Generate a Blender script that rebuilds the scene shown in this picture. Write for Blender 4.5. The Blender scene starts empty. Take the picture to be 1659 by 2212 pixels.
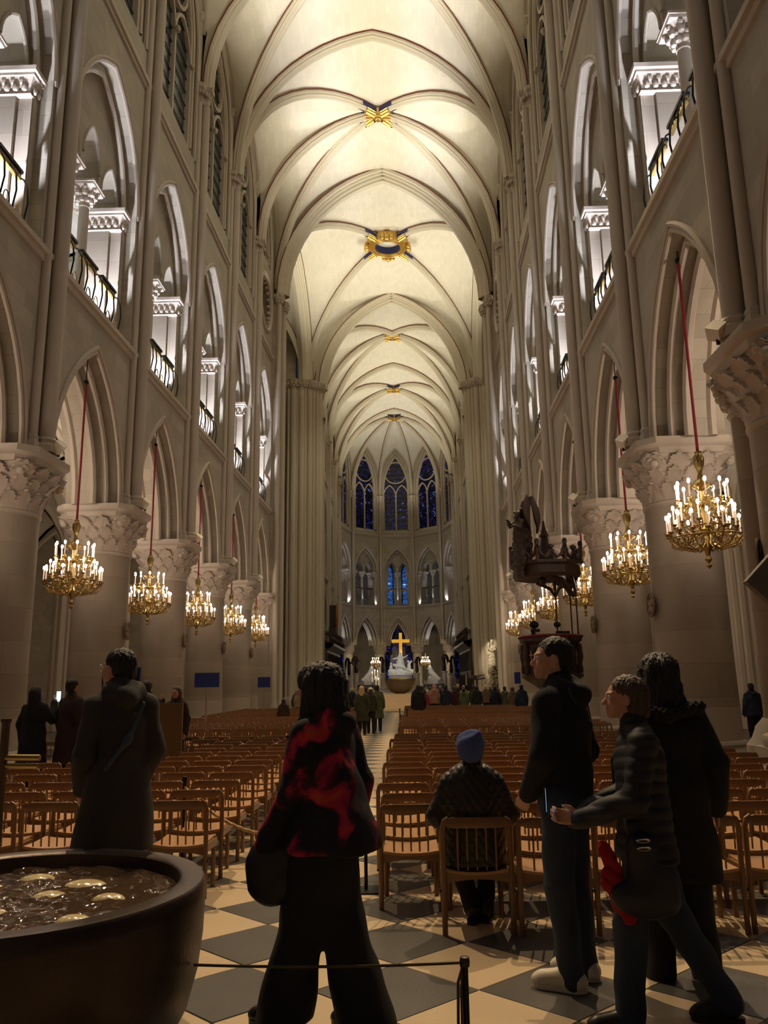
import bpy, math, random
import numpy as np
from mathutils import Vector, Matrix
random.seed(7)
rng = np.random.default_rng(7)
SC = bpy.context.scene
COL = SC.collection
PI = math.pi
sin, cos = math.sin, math.cos

# ------------------------------------------------------------------ camera
FPX, PITCH, YAW, ROLL, CAMX, CAMZ = 1711.4, .2121, -.0235, -.0158, 1.1056, 1.6
_f = Vector((sin(YAW) * cos(PITCH), cos(YAW) * cos(PITCH), sin(PITCH)))
_r = Vector((cos(YAW), -sin(YAW), 0))
_u = _r.cross(_f)
_r2 = cos(ROLL) * _r + sin(ROLL) * _u
_u2 = -sin(ROLL) * _r + cos(ROLL) * _u
cd = bpy.data.cameras.new('camera')
cd.sensor_fit = 'VERTICAL'
cd.sensor_height = 24
cd.lens = FPX / 2212 * 24
cd.clip_end = 400
cd.clip_start = .05
cam = bpy.data.objects.new('camera', cd)
cam.matrix_world = Matrix(((_r2.x, _u2.x, -_f.x, CAMX), (_r2.y, _u2.y, -_f.y, 0), (_r2.z, _u2.z, -_f.z, CAMZ), (0, 0, 0, 1)))
COL.objects.link(cam)
SC.camera = cam

# ------------------------------------------------------------------ world, exposure
w = bpy.data.worlds.new('night')
SC.world = w
w.use_nodes = True
w.node_tree.nodes['Background'].inputs[0].default_value = (.05, .09, .3, 1)
w.node_tree.nodes['Background'].inputs[1].default_value = .12
SC.view_settings.view_transform = 'Standard'
SC.view_settings.look = 'None'
SC.view_settings.exposure = 0
SC.view_settings.gamma = 1
SC.view_settings.use_curve_mapping = False

# ------------------------------------------------------------------ nave frame: the old walls drift a little
def offy(y):
    if y <= 41: return .52 + .0172 * (y - 15.22)
    if y <= 56: return .963 + (y - 41) / 15 * (.3 - .963)
    return max(0., .3 - (y - 56) / 24 * .3)
def wp(x, y, z):
    s = min(1, max(-1, x / 6))
    yy = y + offy(y) * (.5 + .5 * s)
    a = .0165 * (yy - 20) if yy <= 57 else .6105 - .0065 * (yy - 57)
    return (x + a, yy, z)
Y0, B = 15.22, 5.163
YK = lambda k: Y0 + B * k
ZCAP, ZSTR, ZCL, ZV = 6.13, 10.55, 19.1, 23.4
YW, YE, YA = YK(5), 56.6, 82.5

# ------------------------------------------------------------------ lights
def lamp(kind, loc, power, colour, aim=None, size=.1, angle=None, blend=.6, size_y=None, warp=True):
    d = bpy.data.lights.new('lamp', kind)
    d.energy = power
    d.color = colour
    if kind == 'AREA':
        d.shape = 'RECTANGLE' if size_y else 'SQUARE'
        d.size = size
        if size_y: d.size_y = size_y
    else:
        d.shadow_soft_size = size
    if kind == 'SPOT':
        d.spot_size = angle or 2.2
        d.spot_blend = blend
    o = bpy.data.objects.new('lamp_' + kind.lower(), d)
    p = Vector(wp(*loc)) if warp else Vector(loc)
    o.location = p
    if aim:
        q = Vector(wp(*aim)) if warp else Vector(aim)
        o.rotation_euler = (q - p).to_track_quat('-Z', 'Y').to_euler()
    COL.objects.link(o)
    return o
WARM, COLD, ROSE, AMB = (1, .905, .71), (.80, .83, 1), (1, .79, .64), (1, .72, .42)
P_VAULT, P_TRIB, P_AISLE, P_FLOOR = 2400, 430, 230, 80
for k in (-1, 0, 1, 2, 3, 4):                         # uplights on the clerestory sills
    for s in (-1, 1):
        lamp('SPOT', (s * 5.95, YK(k) + B / 2, 19.5), P_VAULT, WARM, (s * .3, YK(k) + B * (.75 if k % 2 else .25), 31), 0.1, 1.12, 1)
for y in (44.5, 53):
    for s in (-1, 1):
        lamp('SPOT', (s * 7.2, y, 20), P_VAULT * 1.1, WARM, (s * .5, 48.8, 31), .12, 1.6, 1)
for y in (60, 66.5, 73, 79.5):
    for s in (-1, 1):
        lamp('SPOT', (s * 5.7, y, 19.5), P_VAULT * .7, WARM, (s * .2, y, 31), .1, 1.6, 1)
lamp('SPOT', (0, 84, 17), P_VAULT * .5, WARM, (0, 87.5, 30), .15, 1.6, .8)
for k in range(-2, 5):                                # tribune floor uplights
    for s in (-1, 1):
        for dt, q in ((B / 2 + 1.2, 3.2), (B / 2 + .25, 1.3), (B / 2 - 1.0, 1.3)):
            lamp('SPOT', (s * 7.0, YK(k) + dt, 10.62), P_TRIB * q, COLD, (s * 7.03, YK(k) + dt + .7, 14.6), .04, 1.25, .8)
        lamp('POINT', (s * 9.2, YK(k) + B * .5, 12), 60, (.78, .85, 1), None, .15)
        lamp('SPOT', (s * 8.9, YK(k) + B * .3, 6.3), P_AISLE, ROSE, (s * 7.2, YK(k) + B * .75, 9.6), .12, 2.7, .7)
        lamp('SPOT', (s * 8.6, YK(k) + B * .5, 8.3), 14, AMB, (s * 8.6, YK(k) + B * .5, 0), .2, 2.6, .7)
for k in range(-1, 5):                                # warm down-lights from the tribune edge onto the nave floor
    for s in (-1, 1):
        lamp('SPOT', (s * 5.7, YK(k) + 1, 10.9), P_FLOOR * 2.6, AMB, (s * 1.8, YK(k) - 2, 0), .12, .95, .9)
for x, y in ((-5.4, 16), (5.2, 18)):
    lamp('SPOT', (x, y, 18.8), 7200, AMB, (.9 + x * .1, 6.4, 0), .12, .62, .8)
for x, y in ((-5, 33), (5, 34)):
    lamp('SPOT', (x, y, 18.8), 6500, AMB, (x * .3, 20, 0), .12, .62, .9)
lamp('SPOT', (3.2, 30, 11.5), 2500, (1, .78, .5), (.8, 46, 0), .3, .9, .9)
for k in range(-1, 5, 2):                             # soft light washing the walls
    lamp('SPOT', (0, YK(k) - 2, 24.5), 190, (1, .90, .70), (0, YK(k) + 1, 6), .5, 2.7, .6)
lamp('SPOT', (0, 49, 27), 1500, (1, .88, .58), (0, 50, 2), .5, 1.9, .6)
for y in (63, 76):
    lamp('SPOT', (0, y, 25), 520, (1, .92, .74), (0, y, 6), .5, 2.4, .6)
lamp('SPOT', (0, 76, 9), 1500, (1, .95, .85), (0, 88, 3), .1, .35, .5)     # stage lights on the high altar
lamp('SPOT', (-3, 76, 5.2), 900, (1, .80, .5), (-3.6, 89, 3.6), .1, .5, .3)
lamp('SPOT', (3, 76, 5.2), 900, (1, .80, .5), (3.6, 89, 3.6), .1, .5, .3)

# ------------------------------------------------------------------ materials
def newmat(name, base, rough=.7, metal=0, bump=0, bscale=20, var=.0, vscale=3, emit=None, estr=0, spec=None, trans=0):
    m = bpy.data.materials.new(name)
    m.use_nodes = True
    nt = m.node_tree
    b = nt.nodes['Principled BSDF']
    b.inputs['Base Color'].default_value = (*base, 1)
    b.inputs['Roughness'].default_value = rough
    b.inputs['Metallic'].default_value = metal
    if spec is not None: b.inputs['Specular IOR Level'].default_value = spec
    if trans: b.inputs['Transmission Weight'].default_value = trans
    if emit:
        b.inputs['Emission Color'].default_value = (*emit, 1)
        b.inputs['Emission Strength'].default_value = estr
    if bump or var:
        tc = nt.nodes.new('ShaderNodeTexCoord')
        n = nt.nodes.new('ShaderNodeTexNoise')
        n.inputs['Scale'].default_value = bscale
        n.inputs['Detail'].default_value = 6
        nt.links.new(tc.outputs['Object'], n.inputs['Vector'])
        if bump:
            bp = nt.nodes.new('ShaderNodeBump')
            bp.inputs['Strength'].default_value = bump
            bp.inputs['Distance'].default_value = .02
            nt.links.new(n.outputs['Fac'], bp.inputs['Height'])
            nt.links.new(bp.outputs[0], b.inputs['Normal'])
        if var:
            n2 = nt.nodes.new('ShaderNodeTexNoise')
            n2.inputs['Scale'].default_value = vscale
            n2.inputs['Detail'].default_value = 5
            nt.links.new(tc.outputs['Object'], n2.inputs['Vector'])
            mx = nt.nodes.new('ShaderNodeMix')
            mx.data_type = 'RGBA'
            mx.inputs[6].default_value = (*[c * (1 - var) for c in base], 1)
            mx.inputs[7].default_value = (*[min(1, c * (1 + var)) for c in base], 1)
            nt.links.new(n2.outputs['Fac'], mx.inputs[0])
            nt.links.new(mx.outputs[2], b.inputs['Base Color'])
    return m
def ashlar(name, base, dark, bw, bh, mortar=.012, mode='wall', var=.08):
    """stone with coursed joints laid out in the place's own coordinates"""
    m = newmat(name, base, .85)
    nt = m.node_tree
    b = nt.nodes['Principled BSDF']
    g = nt.nodes.new('ShaderNodeTexCoord')
    sx = nt.nodes.new('ShaderNodeSeparateXYZ')
    nt.links.new(g.outputs['Object'], sx.inputs[0])
    cb = nt.nodes.new('ShaderNodeCombineXYZ')
    ad = nt.nodes.new('ShaderNodeMath')
    ad.operation = 'ADD'
    nt.links.new(sx.outputs[0], ad.inputs[0])
    nt.links.new(sx.outputs[1], ad.inputs[1])
    if mode == 'wall':
        nt.links.new(ad.outputs[0], cb.inputs[0]); nt.links.new(sx.outputs[2], cb.inputs[1])
    else:
        nt.links.new(sx.outputs[1], cb.inputs[0]); nt.links.new(sx.outputs[0], cb.inputs[1])
    br = nt.nodes.new('ShaderNodeTexBrick')
    br.inputs['Scale'].default_value = 1
    br.inputs['Brick Width'].default_value = bw
    br.inputs['Row Height'].default_value = bh
    br.inputs['Mortar Size'].default_value = mortar
    br.inputs['Mortar Smooth'].default_value = .4
    br.inputs['Color1'].default_value = (*[c * (1 + var * .5) for c in base], 1)
    br.inputs['Color2'].default_value = (*[c * (1 - var) for c in base], 1)
    br.inputs['Mortar'].default_value = (*dark, 1)
    nt.links.new(cb.outputs[0], br.inputs['Vector'])
    n = nt.nodes.new('ShaderNodeTexNoise')
    n.inputs['Scale'].default_value = .9
    n.inputs['Detail'].default_value = 8
    nt.links.new(g.outputs['Object'], n.inputs['Vector'])
    cr = nt.nodes.new('ShaderNodeMapRange')
    cr.inputs[1].default_value = .3; cr.inputs[2].default_value = .7
    cr.inputs[3].default_value = 1 - var; cr.inputs[4].default_value = 1 + var * .5
    nt.links.new(n.outputs['Fac'], cr.inputs[0])
    vm = nt.nodes.new('ShaderNodeVectorMath')
    vm.operation = 'SCALE'
    nt.links.new(br.outputs['Color'], vm.inputs[0])
    nt.links.new(cr.outputs[0], vm.inputs['Scale'])
    nt.links.new(vm.outputs[0], b.inputs['Base Color'])
    bp = nt.nodes.new('ShaderNodeBump')
    bp.inputs['Strength'].default_value = .25
    bp.inputs['Distance'].default_value = .01
    nt.links.new(br.outputs['Fac'], bp.inputs['Height'])
    bp.invert = True
    nt.links.new(bp.outputs[0], b.inputs['Normal'])
    return m
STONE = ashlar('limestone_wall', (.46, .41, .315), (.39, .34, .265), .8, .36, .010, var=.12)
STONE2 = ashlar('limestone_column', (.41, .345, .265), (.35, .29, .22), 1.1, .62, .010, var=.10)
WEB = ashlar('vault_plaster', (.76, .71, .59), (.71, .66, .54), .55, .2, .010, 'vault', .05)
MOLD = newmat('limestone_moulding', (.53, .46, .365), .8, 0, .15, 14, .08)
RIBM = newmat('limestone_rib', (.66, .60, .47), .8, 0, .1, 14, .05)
CARVE = newmat('carved_limestone', (.55, .47, .38), .85, 0, .3, 25, .1)
REDLINE = newmat('red_painted_line', (.17, .035, .02), .8)
DARKSTONE = newmat('dark_stone', (.16, .14, .12), .7, 0, .2, 20, .1)
WHITEST = newmat('white_marble', (.82, .82, .80), .45, 0, .08, 30, .04)
CREAM = newmat('cream_stone', (.74, .66, .5), .6, 0, .1, 25, .05)
WALLTILE = newmat('pale_floor_tile', (.68, .53, .34), .32, 0, .06, 30, .14, 2.2)
DARKTILE = newmat('slate_floor_tile', (.105, .10, .088), .34, 0, .08, 40, .3, 2.5)
JOINT = newmat('floor_joint', (.16, .13, .10), .9)
GOLD = newmat('gilt', (.66, .44, .13), .4, .9, .3, 30)
BRASS = newmat('polished_brass', (.50, .36, .13), .3, 1)
IRON = newmat('black_iron', (.012, .012, .013), .4, .6)
BLUE = newmat('midnight_blue_paint', (.02, .025, .12), .6)
STARBLUE = newmat('starry_blue_paint', (.06, .16, .42), .6)
OAK = newmat('oiled_oak', (.25, .125, .052), .30, 0, .05, 60, .18, 6)
OAKSEAT = newmat('oak_seat', (.46, .25, .11), .36, 0, .05, 60, .15, 6)
DARKWOOD = newmat('dark_carved_wood', (.045, .022, .014), .45, 0, .4, 18, .3, 6)
BRONZE = newmat('dark_bronze', (.065, .047, .038), .38, .75, .12, 45, .3, 5)
ALTARB = newmat('altar_bronze', (.17, .12, .075), .38, .6, .08, 25, .2, 4)
CANDLE = newmat('candle_wax', (.9, .82, .68), .5, emit=(1, .62, .4), estr=.35)
FLAME = newmat('lit_bulb', (1, .8, .6), .5, emit=(1, .80, .66), estr=18)
CORD = newmat('crimson_cord', (.30, .012, .03), .7)
SIGNBLUE = newmat('blue_panel', (.006, .022, .16), .5)
SIGNPOLE = newmat('grey_post', (.32, .28, .22), .5)
ROPE = newmat('golden_rope', (.62, .42, .18), .7, 0, .2, 60)
LAMPW = newmat('cream_lamp_housing', (.8, .74, .6), .5)
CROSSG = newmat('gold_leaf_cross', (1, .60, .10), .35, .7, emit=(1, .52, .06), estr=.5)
SKIN = newmat('skin', (.60, .30, .19), .5, 0, .05, 60, .06, 8)
SKIN2 = newmat('skin_pale', (.66, .36, .25), .5, 0, .05, 60, .06, 8)

def glass_mat(name, base, lead, bright, cell, emit=0.0, dark=.02, ecol=None):
    m = newmat(name, base, .25)
    nt = m.node_tree
    b = nt.nodes['Principled BSDF']
    tc = nt.nodes.new('ShaderNodeTexCoord')
    v = nt.nodes.new('ShaderNodeTexVoronoi')
    v.inputs['Scale'].default_value = cell
    nt.links.new(tc.outputs['Object'], v.inputs['Vector'])
    v2 = nt.nodes.new('ShaderNodeTexVoronoi')
    v2.feature = 'DISTANCE_TO_EDGE'
    v2.inputs['Scale'].default_value = cell
    nt.links.new(tc.outputs['Object'], v2.inputs['Vector'])
    n = nt.nodes.new('ShaderNodeTexNoise')
    n.inputs['Scale'].default_value = cell * .22
    nt.links.new(tc.outputs['Object'], n.inputs['Vector'])
    sp = nt.nodes.new('ShaderNodeSeparateColor')
    nt.links.new(v.outputs['Color'], sp.inputs[0])
    r = nt.nodes.new('ShaderNodeValToRGB')
    el = r.color_ramp.elements
    el[0].position = 0; el[0].color = (*[c * dark for c in base], 1)
    el[1].position = 1; el[1].color = (*bright, 1)
    e = el.new(.5); e.color = (*[c * .5 for c in base], 1)
    e = el.new(.78); e.color = (*base, 1)
    e = el.new(.9); e.color = (base[2] * .5, base[1] * .3, base[0] * .6 + .02, 1)
    r.color_ramp.interpolation = 'CONSTANT' if emit > .4 else 'LINEAR'
    mt = nt.nodes.new('ShaderNodeMath'); mt.operation = 'MULTIPLY'
    mr = nt.nodes.new('ShaderNodeMapRange')
    mr.inputs[1].default_value = .35; mr.inputs[2].default_value = .65
    mr.inputs[3].default_value = .35; mr.inputs[4].default_value = 1.15
    nt.links.new(n.outputs['Fac'], mr.inputs[0])
    nt.links.new(sp.outputs[0], mt.inputs[0]); nt.links.new(mr.outputs[0], mt.inputs[1])
    nt.links.new(mt.outputs[0], r.inputs[0])
    gt = nt.nodes.new('ShaderNodeMath'); gt.operation = 'GREATER_THAN'; gt.inputs[1].default_value = lead
    nt.links.new(v2.outputs['Distance'], gt.inputs[0])
    mx = nt.nodes.new('ShaderNodeMix'); mx.data_type = 'RGBA'
    mx.inputs[6].default_value = (.004, .004, .005, 1)
    nt.links.new(gt.outputs[0], mx.inputs[0])
    nt.links.new(r.outputs[0], mx.inputs[7])
    nt.links.new(mx.outputs[2], b.inputs['Base Color'])
    nt.links.new(mx.outputs[2], b.inputs['Emission Color'])
    b.inputs['Emission Strength'].default_value = emit
    return m
G_NAVE = glass_mat('grisaille_glass', (.05, .07, .06), .03, (.10, .12, .10), 4, .12)
G_APSE = glass_mat('stained_glass', (.012, .022, .20), .05, (.22, .32, .75), 7.5, .42)
G_BLUE = glass_mat('dusk_blue_glass', (.03, .12, .42), .06, (.12, .42, .9), 3.2, 1.3, .6)
G_DARK = glass_mat('deep_blue_glass', (.006, .012, .12), .05, (.03, .06, .5), 3.5, .7)

# ------------------------------------------------------------------ mesh helpers
class MB:
    def __init__(s): s.v = []; s.f = []; s.m = []
    def add(s, vs, fs, mi=0):
        o = len(s.v)
        s.v += [tuple(p) for p in vs]
        s.f += [tuple(o + i for i in f) for f in fs]
        s.m += [mi] * len(fs)
        return s
    def box(s, a, b, mi=0, F=None):
        x0, y0, z0 = a; x1, y1, z1 = b
        vs = [(x, y, z) for z in (z0, z1) for y in (y0, y1) for x in (x0, x1)]
        if F: vs = [F(*p) for p in vs]
        return s.add(vs, [(0, 2, 3, 1), (4, 5, 7, 6), (0, 1, 5, 4), (2, 6, 7, 3), (0, 4, 6, 2), (1, 3, 7, 5)], mi)
    def quad(s, a, b, c, d, mi=0): return s.add([a, b, c, d], [(0, 1, 2, 3)], mi)
    def strip(s, A, Bc, mi=0, close=False):
        n = len(A); fs = [(i, i + 1, n + i + 1, n + i) for i in range(n - 1)]
        if close: fs.append((n - 1, 0, n, 2 * n - 1))
        return s.add(list(A) + list(Bc), fs, mi)
    def grid(s, rows, mi=0, cu=False, cv=False):
        nu, nv = len(rows), len(rows[0]); fs = []
        for i in range(nu - (0 if cu else 1)):
            for j in range(nv - (0 if cv else 1)):
                a, b = i, (i + 1) % nu; c, d = j, (j + 1) % nv
                fs.append((a * nv + c, b * nv + c, b * nv + d, a * nv + d))
        return s.add([p for r in rows for p in r], fs, mi)
    def lathe(s, prof, c=(0, 0, 0), n=16, mi=0, rot=0, cap=True, F=None):
        rows = [[(c[0] + r * cos(2 * PI * j / n + rot), c[1] + r * sin(2 * PI * j / n + rot), c[2] + z) for j in range(n)] for r, z in prof]
        if F: rows = [[F(*p) for p in r] for r in rows]
        s.grid(rows, mi, cv=True)
        if cap:
            s.add(rows[0], [tuple(range(n))[::-1]], mi); s.add(rows[-1], [tuple(range(n))], mi)
        return s
    def tube(s, path, r, n=8, mi=0, cap=True, closed=False):
        P = [Vector(p) for p in path]; m = len(P); rows = []; up = None
        rr = r if hasattr(r, '__len__') else [r] * m
        for i, p in enumerate(P):
            if closed: t = P[(i + 1) % m] - P[i - 1]
            else: t = P[min(i + 1, m - 1)] - P[max(i - 1, 0)]
            if t.length < 1e-9: t = Vector((0, 0, 1))
            t.normalize()
            if up is None:
                up = Vector((0, 0, 1)) if abs(t.z) < .9 else Vector((1, 0, 0))
            up = (up - t * up.dot(t))
            if up.length < 1e-6: up = t.orthogonal()
            up.normalize(); sd = t.cross(up)
            rows.append([tuple(p + rr[i] * (cos(2 * PI * j / n) * up + sin(2 * PI * j / n) * sd)) for j in range(n)])
        s.grid(rows, mi, cu=closed, cv=True)
        if cap and not closed:
            s.add(rows[0], [tuple(range(n))], mi); s.add(rows[-1], [tuple(range(n))[::-1]], mi)
        return s
    def sweep(s, path, side, prof, mi=0, closed=False):
        """prof: closed outline of (side, inward) offsets; side: constant vector"""
        P = [Vector(p) for p in path]; S = Vector(side).normalized(); rows = []
        for i, p in enumerate(P):
            if closed: t = P[(i + 1) % len(P)] - P[i - 1]
            else: t = P[min(i + 1, len(P) - 1)] - P[max(i - 1, 0)]
            N = S.cross(t).normalized()
            rows.append([tuple(p + S * a + N * b) for a, b in prof])
        s.grid(rows, mi, cu=closed, cv=True)
        return s
    def ball(s, c, r, n=8, m=6, mi=0):
        rx, ry, rz = r if hasattr(r, '__len__') else (r, r, r)
        rows = [[(c[0] + rx * sin(PI * i / m) * cos(2 * PI * j / n), c[1] + ry * sin(PI * i / m) * sin(2 * PI * j / n), c[2] - rz * cos(PI * i / m)) for j in range(n)] for i in range(m + 1)]
        return s.grid(rows, mi, cv=True)
    def mesh(s, name, mats, warp=False, smooth=True, ang=38):
        me = bpy.data.meshes.new(name)
        v = [wp(*p) for p in s.v] if warp else s.v
        me.from_pydata(v, [], s.f)
        if not isinstance(mats, (list, tuple)): mats = [mats]
        for m in mats: me.materials.append(m)
        if len(mats) > 1: me.polygons.foreach_set('material_index', s.m)
        if smooth:
            me.polygons.foreach_set('use_smooth', [True] * len(me.polygons))
            me.set_sharp_from_angle(angle=math.radians(ang))
        me.update()
        return me
    def build(s, name, mats, parent=None, warp=False, smooth=True, loc=None, ang=38):
        return link(name, s.mesh(name, mats, warp, smooth, ang), parent, loc)
def link(name, me, parent=None, loc=None, rz=0):
    o = bpy.data.objects.new(name, me)
    COL.objects.link(o)
    if parent: o.parent = parent
    if loc: o.location = loc
    if rz: o.rotation_euler.z = rz
    return o
def tag(o, label=None, cat=None, group=None, kind=None):
    if label: o['label'] = label
    if cat: o['category'] = cat
    if group: o['group'] = group
    if kind: o['kind'] = kind
    return o
def thing(name, label, cat, loc=(0, 0, 0), rz=0, group=None):
    return tag(link(name, None, None, loc, rz), label, cat, group)
def tree_copy(o, parent=None, **kw):
    c = o.copy(); COL.objects.link(c); c.parent = parent
    for k_, v_ in kw.items(): c[k_] = v_
    for ch in list(o.children): tree_copy(ch, c)
    return c
def pointed(tc, half, zs, crown, n=11, z0=None):
    r = crown - zs; R = (half * half + r * r) / (2 * half)
    L = []
    for i in range(n):
        z = r * sin(PI / 2 * i / (n - 1))
        L.append((tc - half + R - math.sqrt(max(0, R * R - z * z)), zs + z))
    pts = L + [(2 * tc - t, z) for t, z in L[-2::-1]]
    if z0 is not None: pts = [(tc - half, z0)] + pts + [(tc + half, z0)]
    return pts
ROLL_P = [(.0 + .5 * cos(a), .5 * sin(a)) for a in [i * PI / 4 for i in range(8)]]

# ------------------------------------------------------------------ wall bay builder
def panel(mb, F, d, t0, t1, z0, z1, curve):
    ts, te = curve[0][0], curve[-1][0]
    zb = min(curve[0][1], z1)
    if ts > t0: mb.quad(F(t0, d, z0), F(ts, d, z0), F(ts, d, z1), F(t0, d, z1))
    if te < t1: mb.quad(F(te, d, z0), F(t1, d, z0), F(t1, d, z1), F(te, d, z1))
    mb.strip([F(t, d, z) for t, z in curve], [F(t, d, z1) for t, z in curve])
    if curve[0][1] > z0 + .01:
        mb.quad(F(ts, d, z0), F(te, d, z0), F(te, d, curve[-1][1]), F(ts, d, curve[0][1]))
def orders(mb, F, curves, ds):
    for i, c in enumerate(curves):
        mb.strip([F(t, ds[i], z) for t, z in c], [F(t, ds[i + 1], z) for t, z in c])
        if i + 1 < len(curves):
            mb.strip([F(t, ds[i + 1], z) for t, z in c], [F(t, ds[i + 1], z) for t, z in curves[i + 1]])
def roll(mb, F, curve, d, r, n=6):
    mb.tube([F(t, d, z) for t, z in curve], r, n, cap=False)
def capital_block(F, t0, t1, d0, d1, z0, z1):
    """moulded impost: abacus, cavetto with leaf bumps, necking"""
    m = MB(); h = z1 - z0
    lev = [(0, .02, .0), (.06, .05, 0), (.10, .0, 0), (.45, .04, 0), (.68, .11, 0), (.70, .14, 0), (.80, .14, 0), (.84, .19, 0), (1, .20, 0)]
    rows = []
    for fz, e, _ in lev:
        rows.append([F(t, d, z0 + fz * h) for t, d in ((t0 - e, d0 - e), (t1 + e, d0 - e), (t1 + e, d1 + e), (t0 - e, d1 + e))])
    m.grid(rows, cv=True); m.add(rows[0], [(3, 2, 1, 0)]); m.add(rows[-1], [(0, 1, 2, 3)])
    n1 = max(2, int((t1 - t0) / .16)); n2 = max(2, int((d1 - d0) / .16))
    for row, fz in ((0, .3), (1, .55)):
        for i in range(n2):
            for tt in (t0 - .05, t1 + .05):
                c = F(tt, d0 + (i + .5 + .3 * row) * (d1 - d0) / n2, z0 + fz * h)
                m.ball(c, (.075, .075, .09), 6, 4)
        for i in range(n1):
            m.ball(F(t0 + (i + .5 + .3 * row) * (t1 - t0) / n1, d0 - .05, z0 + fz * h), (.075, .075, .09), 6, 4)
    return m
def round_capital(r, z0, z1, ra, sq=True, n=32):
    """bell capital with curling leaves, square or polygonal abacus, round necking; axis at 0,0"""
    m = MB(); h = z1 - z0
    m.lathe([(r, z0 - .06 * h), (r * 1.12, z0 - .03 * h), (r * 1.12, z0 + .02 * h), (r, z0 + .04 * h)], n=16)
    rows = []
    for i in range(9):
        f = i / 8; R = r + (ra * .86 - r) * f ** 1.8
        rows.append([(R * (1 + .16 * f * abs(sin(2 * a)) ** 2) * cos(a), R * (1 + .16 * f * abs(sin(2 * a)) ** 2) * sin(a), z0 + f * h * .8) for a in [2 * PI * j / 16 for j in range(16)]])
    m.grid(rows, cv=True)
    for row, (fz, cnt, sz) in enumerate(((.35, 8, .2), (.68, 8, .24))):
        for j in range(cnt):
            a = 2 * PI * (j + .5 * row) / cnt
            f = fz; R = r + (ra * .86 - r) * f ** 1.8 + .03 * h
            m.ball((R * cos(a), R * sin(a), z0 + fz * h * .85), (sz * h * .7, sz * h * .7, sz * h * .9), 6, 4)
            R2 = R + sz * h * .55
            m.ball((R2 * cos(a), R2 * sin(a), z0 + (fz + .14) * h * .85), (sz * h * .42,) * 3, 6, 4)
    n_ = 4 if sq else 8; rt = PI / 4 if sq else PI / 8; k = 1 / cos(PI / n_)
    m.lathe([(ra * .9 * k, z0 + .78 * h), (ra * .95 * k, z0 + .86 * h), (ra * .95 * k, z0 + .88 * h), (ra * k, z0 + .9 * h), (ra * k, z1)], n=n_, rot=rt)
    return m
TRIBCOL = MB()
TRIBCOL.lathe([(.2, 0), (.2, .12), (.17, .14), (.19, .2), (.135, .28), (.13, 3.15)], n=14)
TRIBCOL_ME = TRIBCOL.mesh('colonnette', MOLD)
TRIBCAP_ME = round_capital(.13, 3.15, 3.72, .38, True).mesh('capital', CARVE)
WN = [0]
def window(F, L, tc, half, zsill, zspring, crown, lanc, rosec, roser, glass, d=.27, par=None):
    """two lancets under an oculus: a window of the setting"""
    WN[0] += 1
    m = MB()
    enc = pointed(tc, half, zspring, crown, 11, zsill)
    prof = [(-.09, -.06), (.09, -.06), (.09, .06), (-.09, .06)]
    cn = F(0, 1, 0); c0 = F(0, 0, 0); S = Vector(cn) - Vector(c0)
    def sw(pts, pr, closed=False): m.sweep([F(t, d, z) for t, z in pts], S, pr, closed=closed)
    sw(enc, [(-.12, -.12), (.12, -.12), (.12, .1), (-.12, .1)])
    m.box((tc - .07, d - .1, zsill), (tc + .07, d + .1, lanc - .9), F=F)
    lw = half * .5
    for s in (-1, 1):
        sw(pointed(tc + s * lw, lw - .02, lanc - 1.15, lanc + .1, 7), prof)
    sw([(tc + roser * cos(a), rosec + roser * sin(a)) for a in [2 * PI * i / 20 for i in range(20)]], prof, True)
    for s in (-1, 1):                                     # little capitals at the springing
        m.ball(F(tc + s * half * .97, d - .16, zspring - .9), .11, 6, 4)
    m.ball(F(tc, d - .14, lanc - 1.2), .13, 6, 4)
    o = m.build('window_%d' % WN[0], MOLD, None, True)
    tag(o, kind='structure')
    g = MB()
    n = len(enc)
    g.strip([F(t, d + .05, z) for t, z in enc[:n // 2 + 1]], [F(t, d + .05, z) for t, z in enc[::-1][:n // 2 + 1]])
    gl = g.build('glass', glass, o, True)
    b = MB()                                              # iron saddle bars across the lights
    z = zsill + .5
    while z < crown - .5:
        hw = half
        if z > zspring:
            r_ = crown - zspring; R = (half * half + r_ * r_) / (2 * half)
            hw = half - (R - math.sqrt(max(0, R * R - (z - zspring) ** 2)))
        if hw > .2: b.box((tc - hw, d + .0, z), (tc + hw, d + .03, z + .035), F=F)
        z += .55
    if z > zsill: b.build('saddle_bar', IRON, o, True)
    return o
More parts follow.
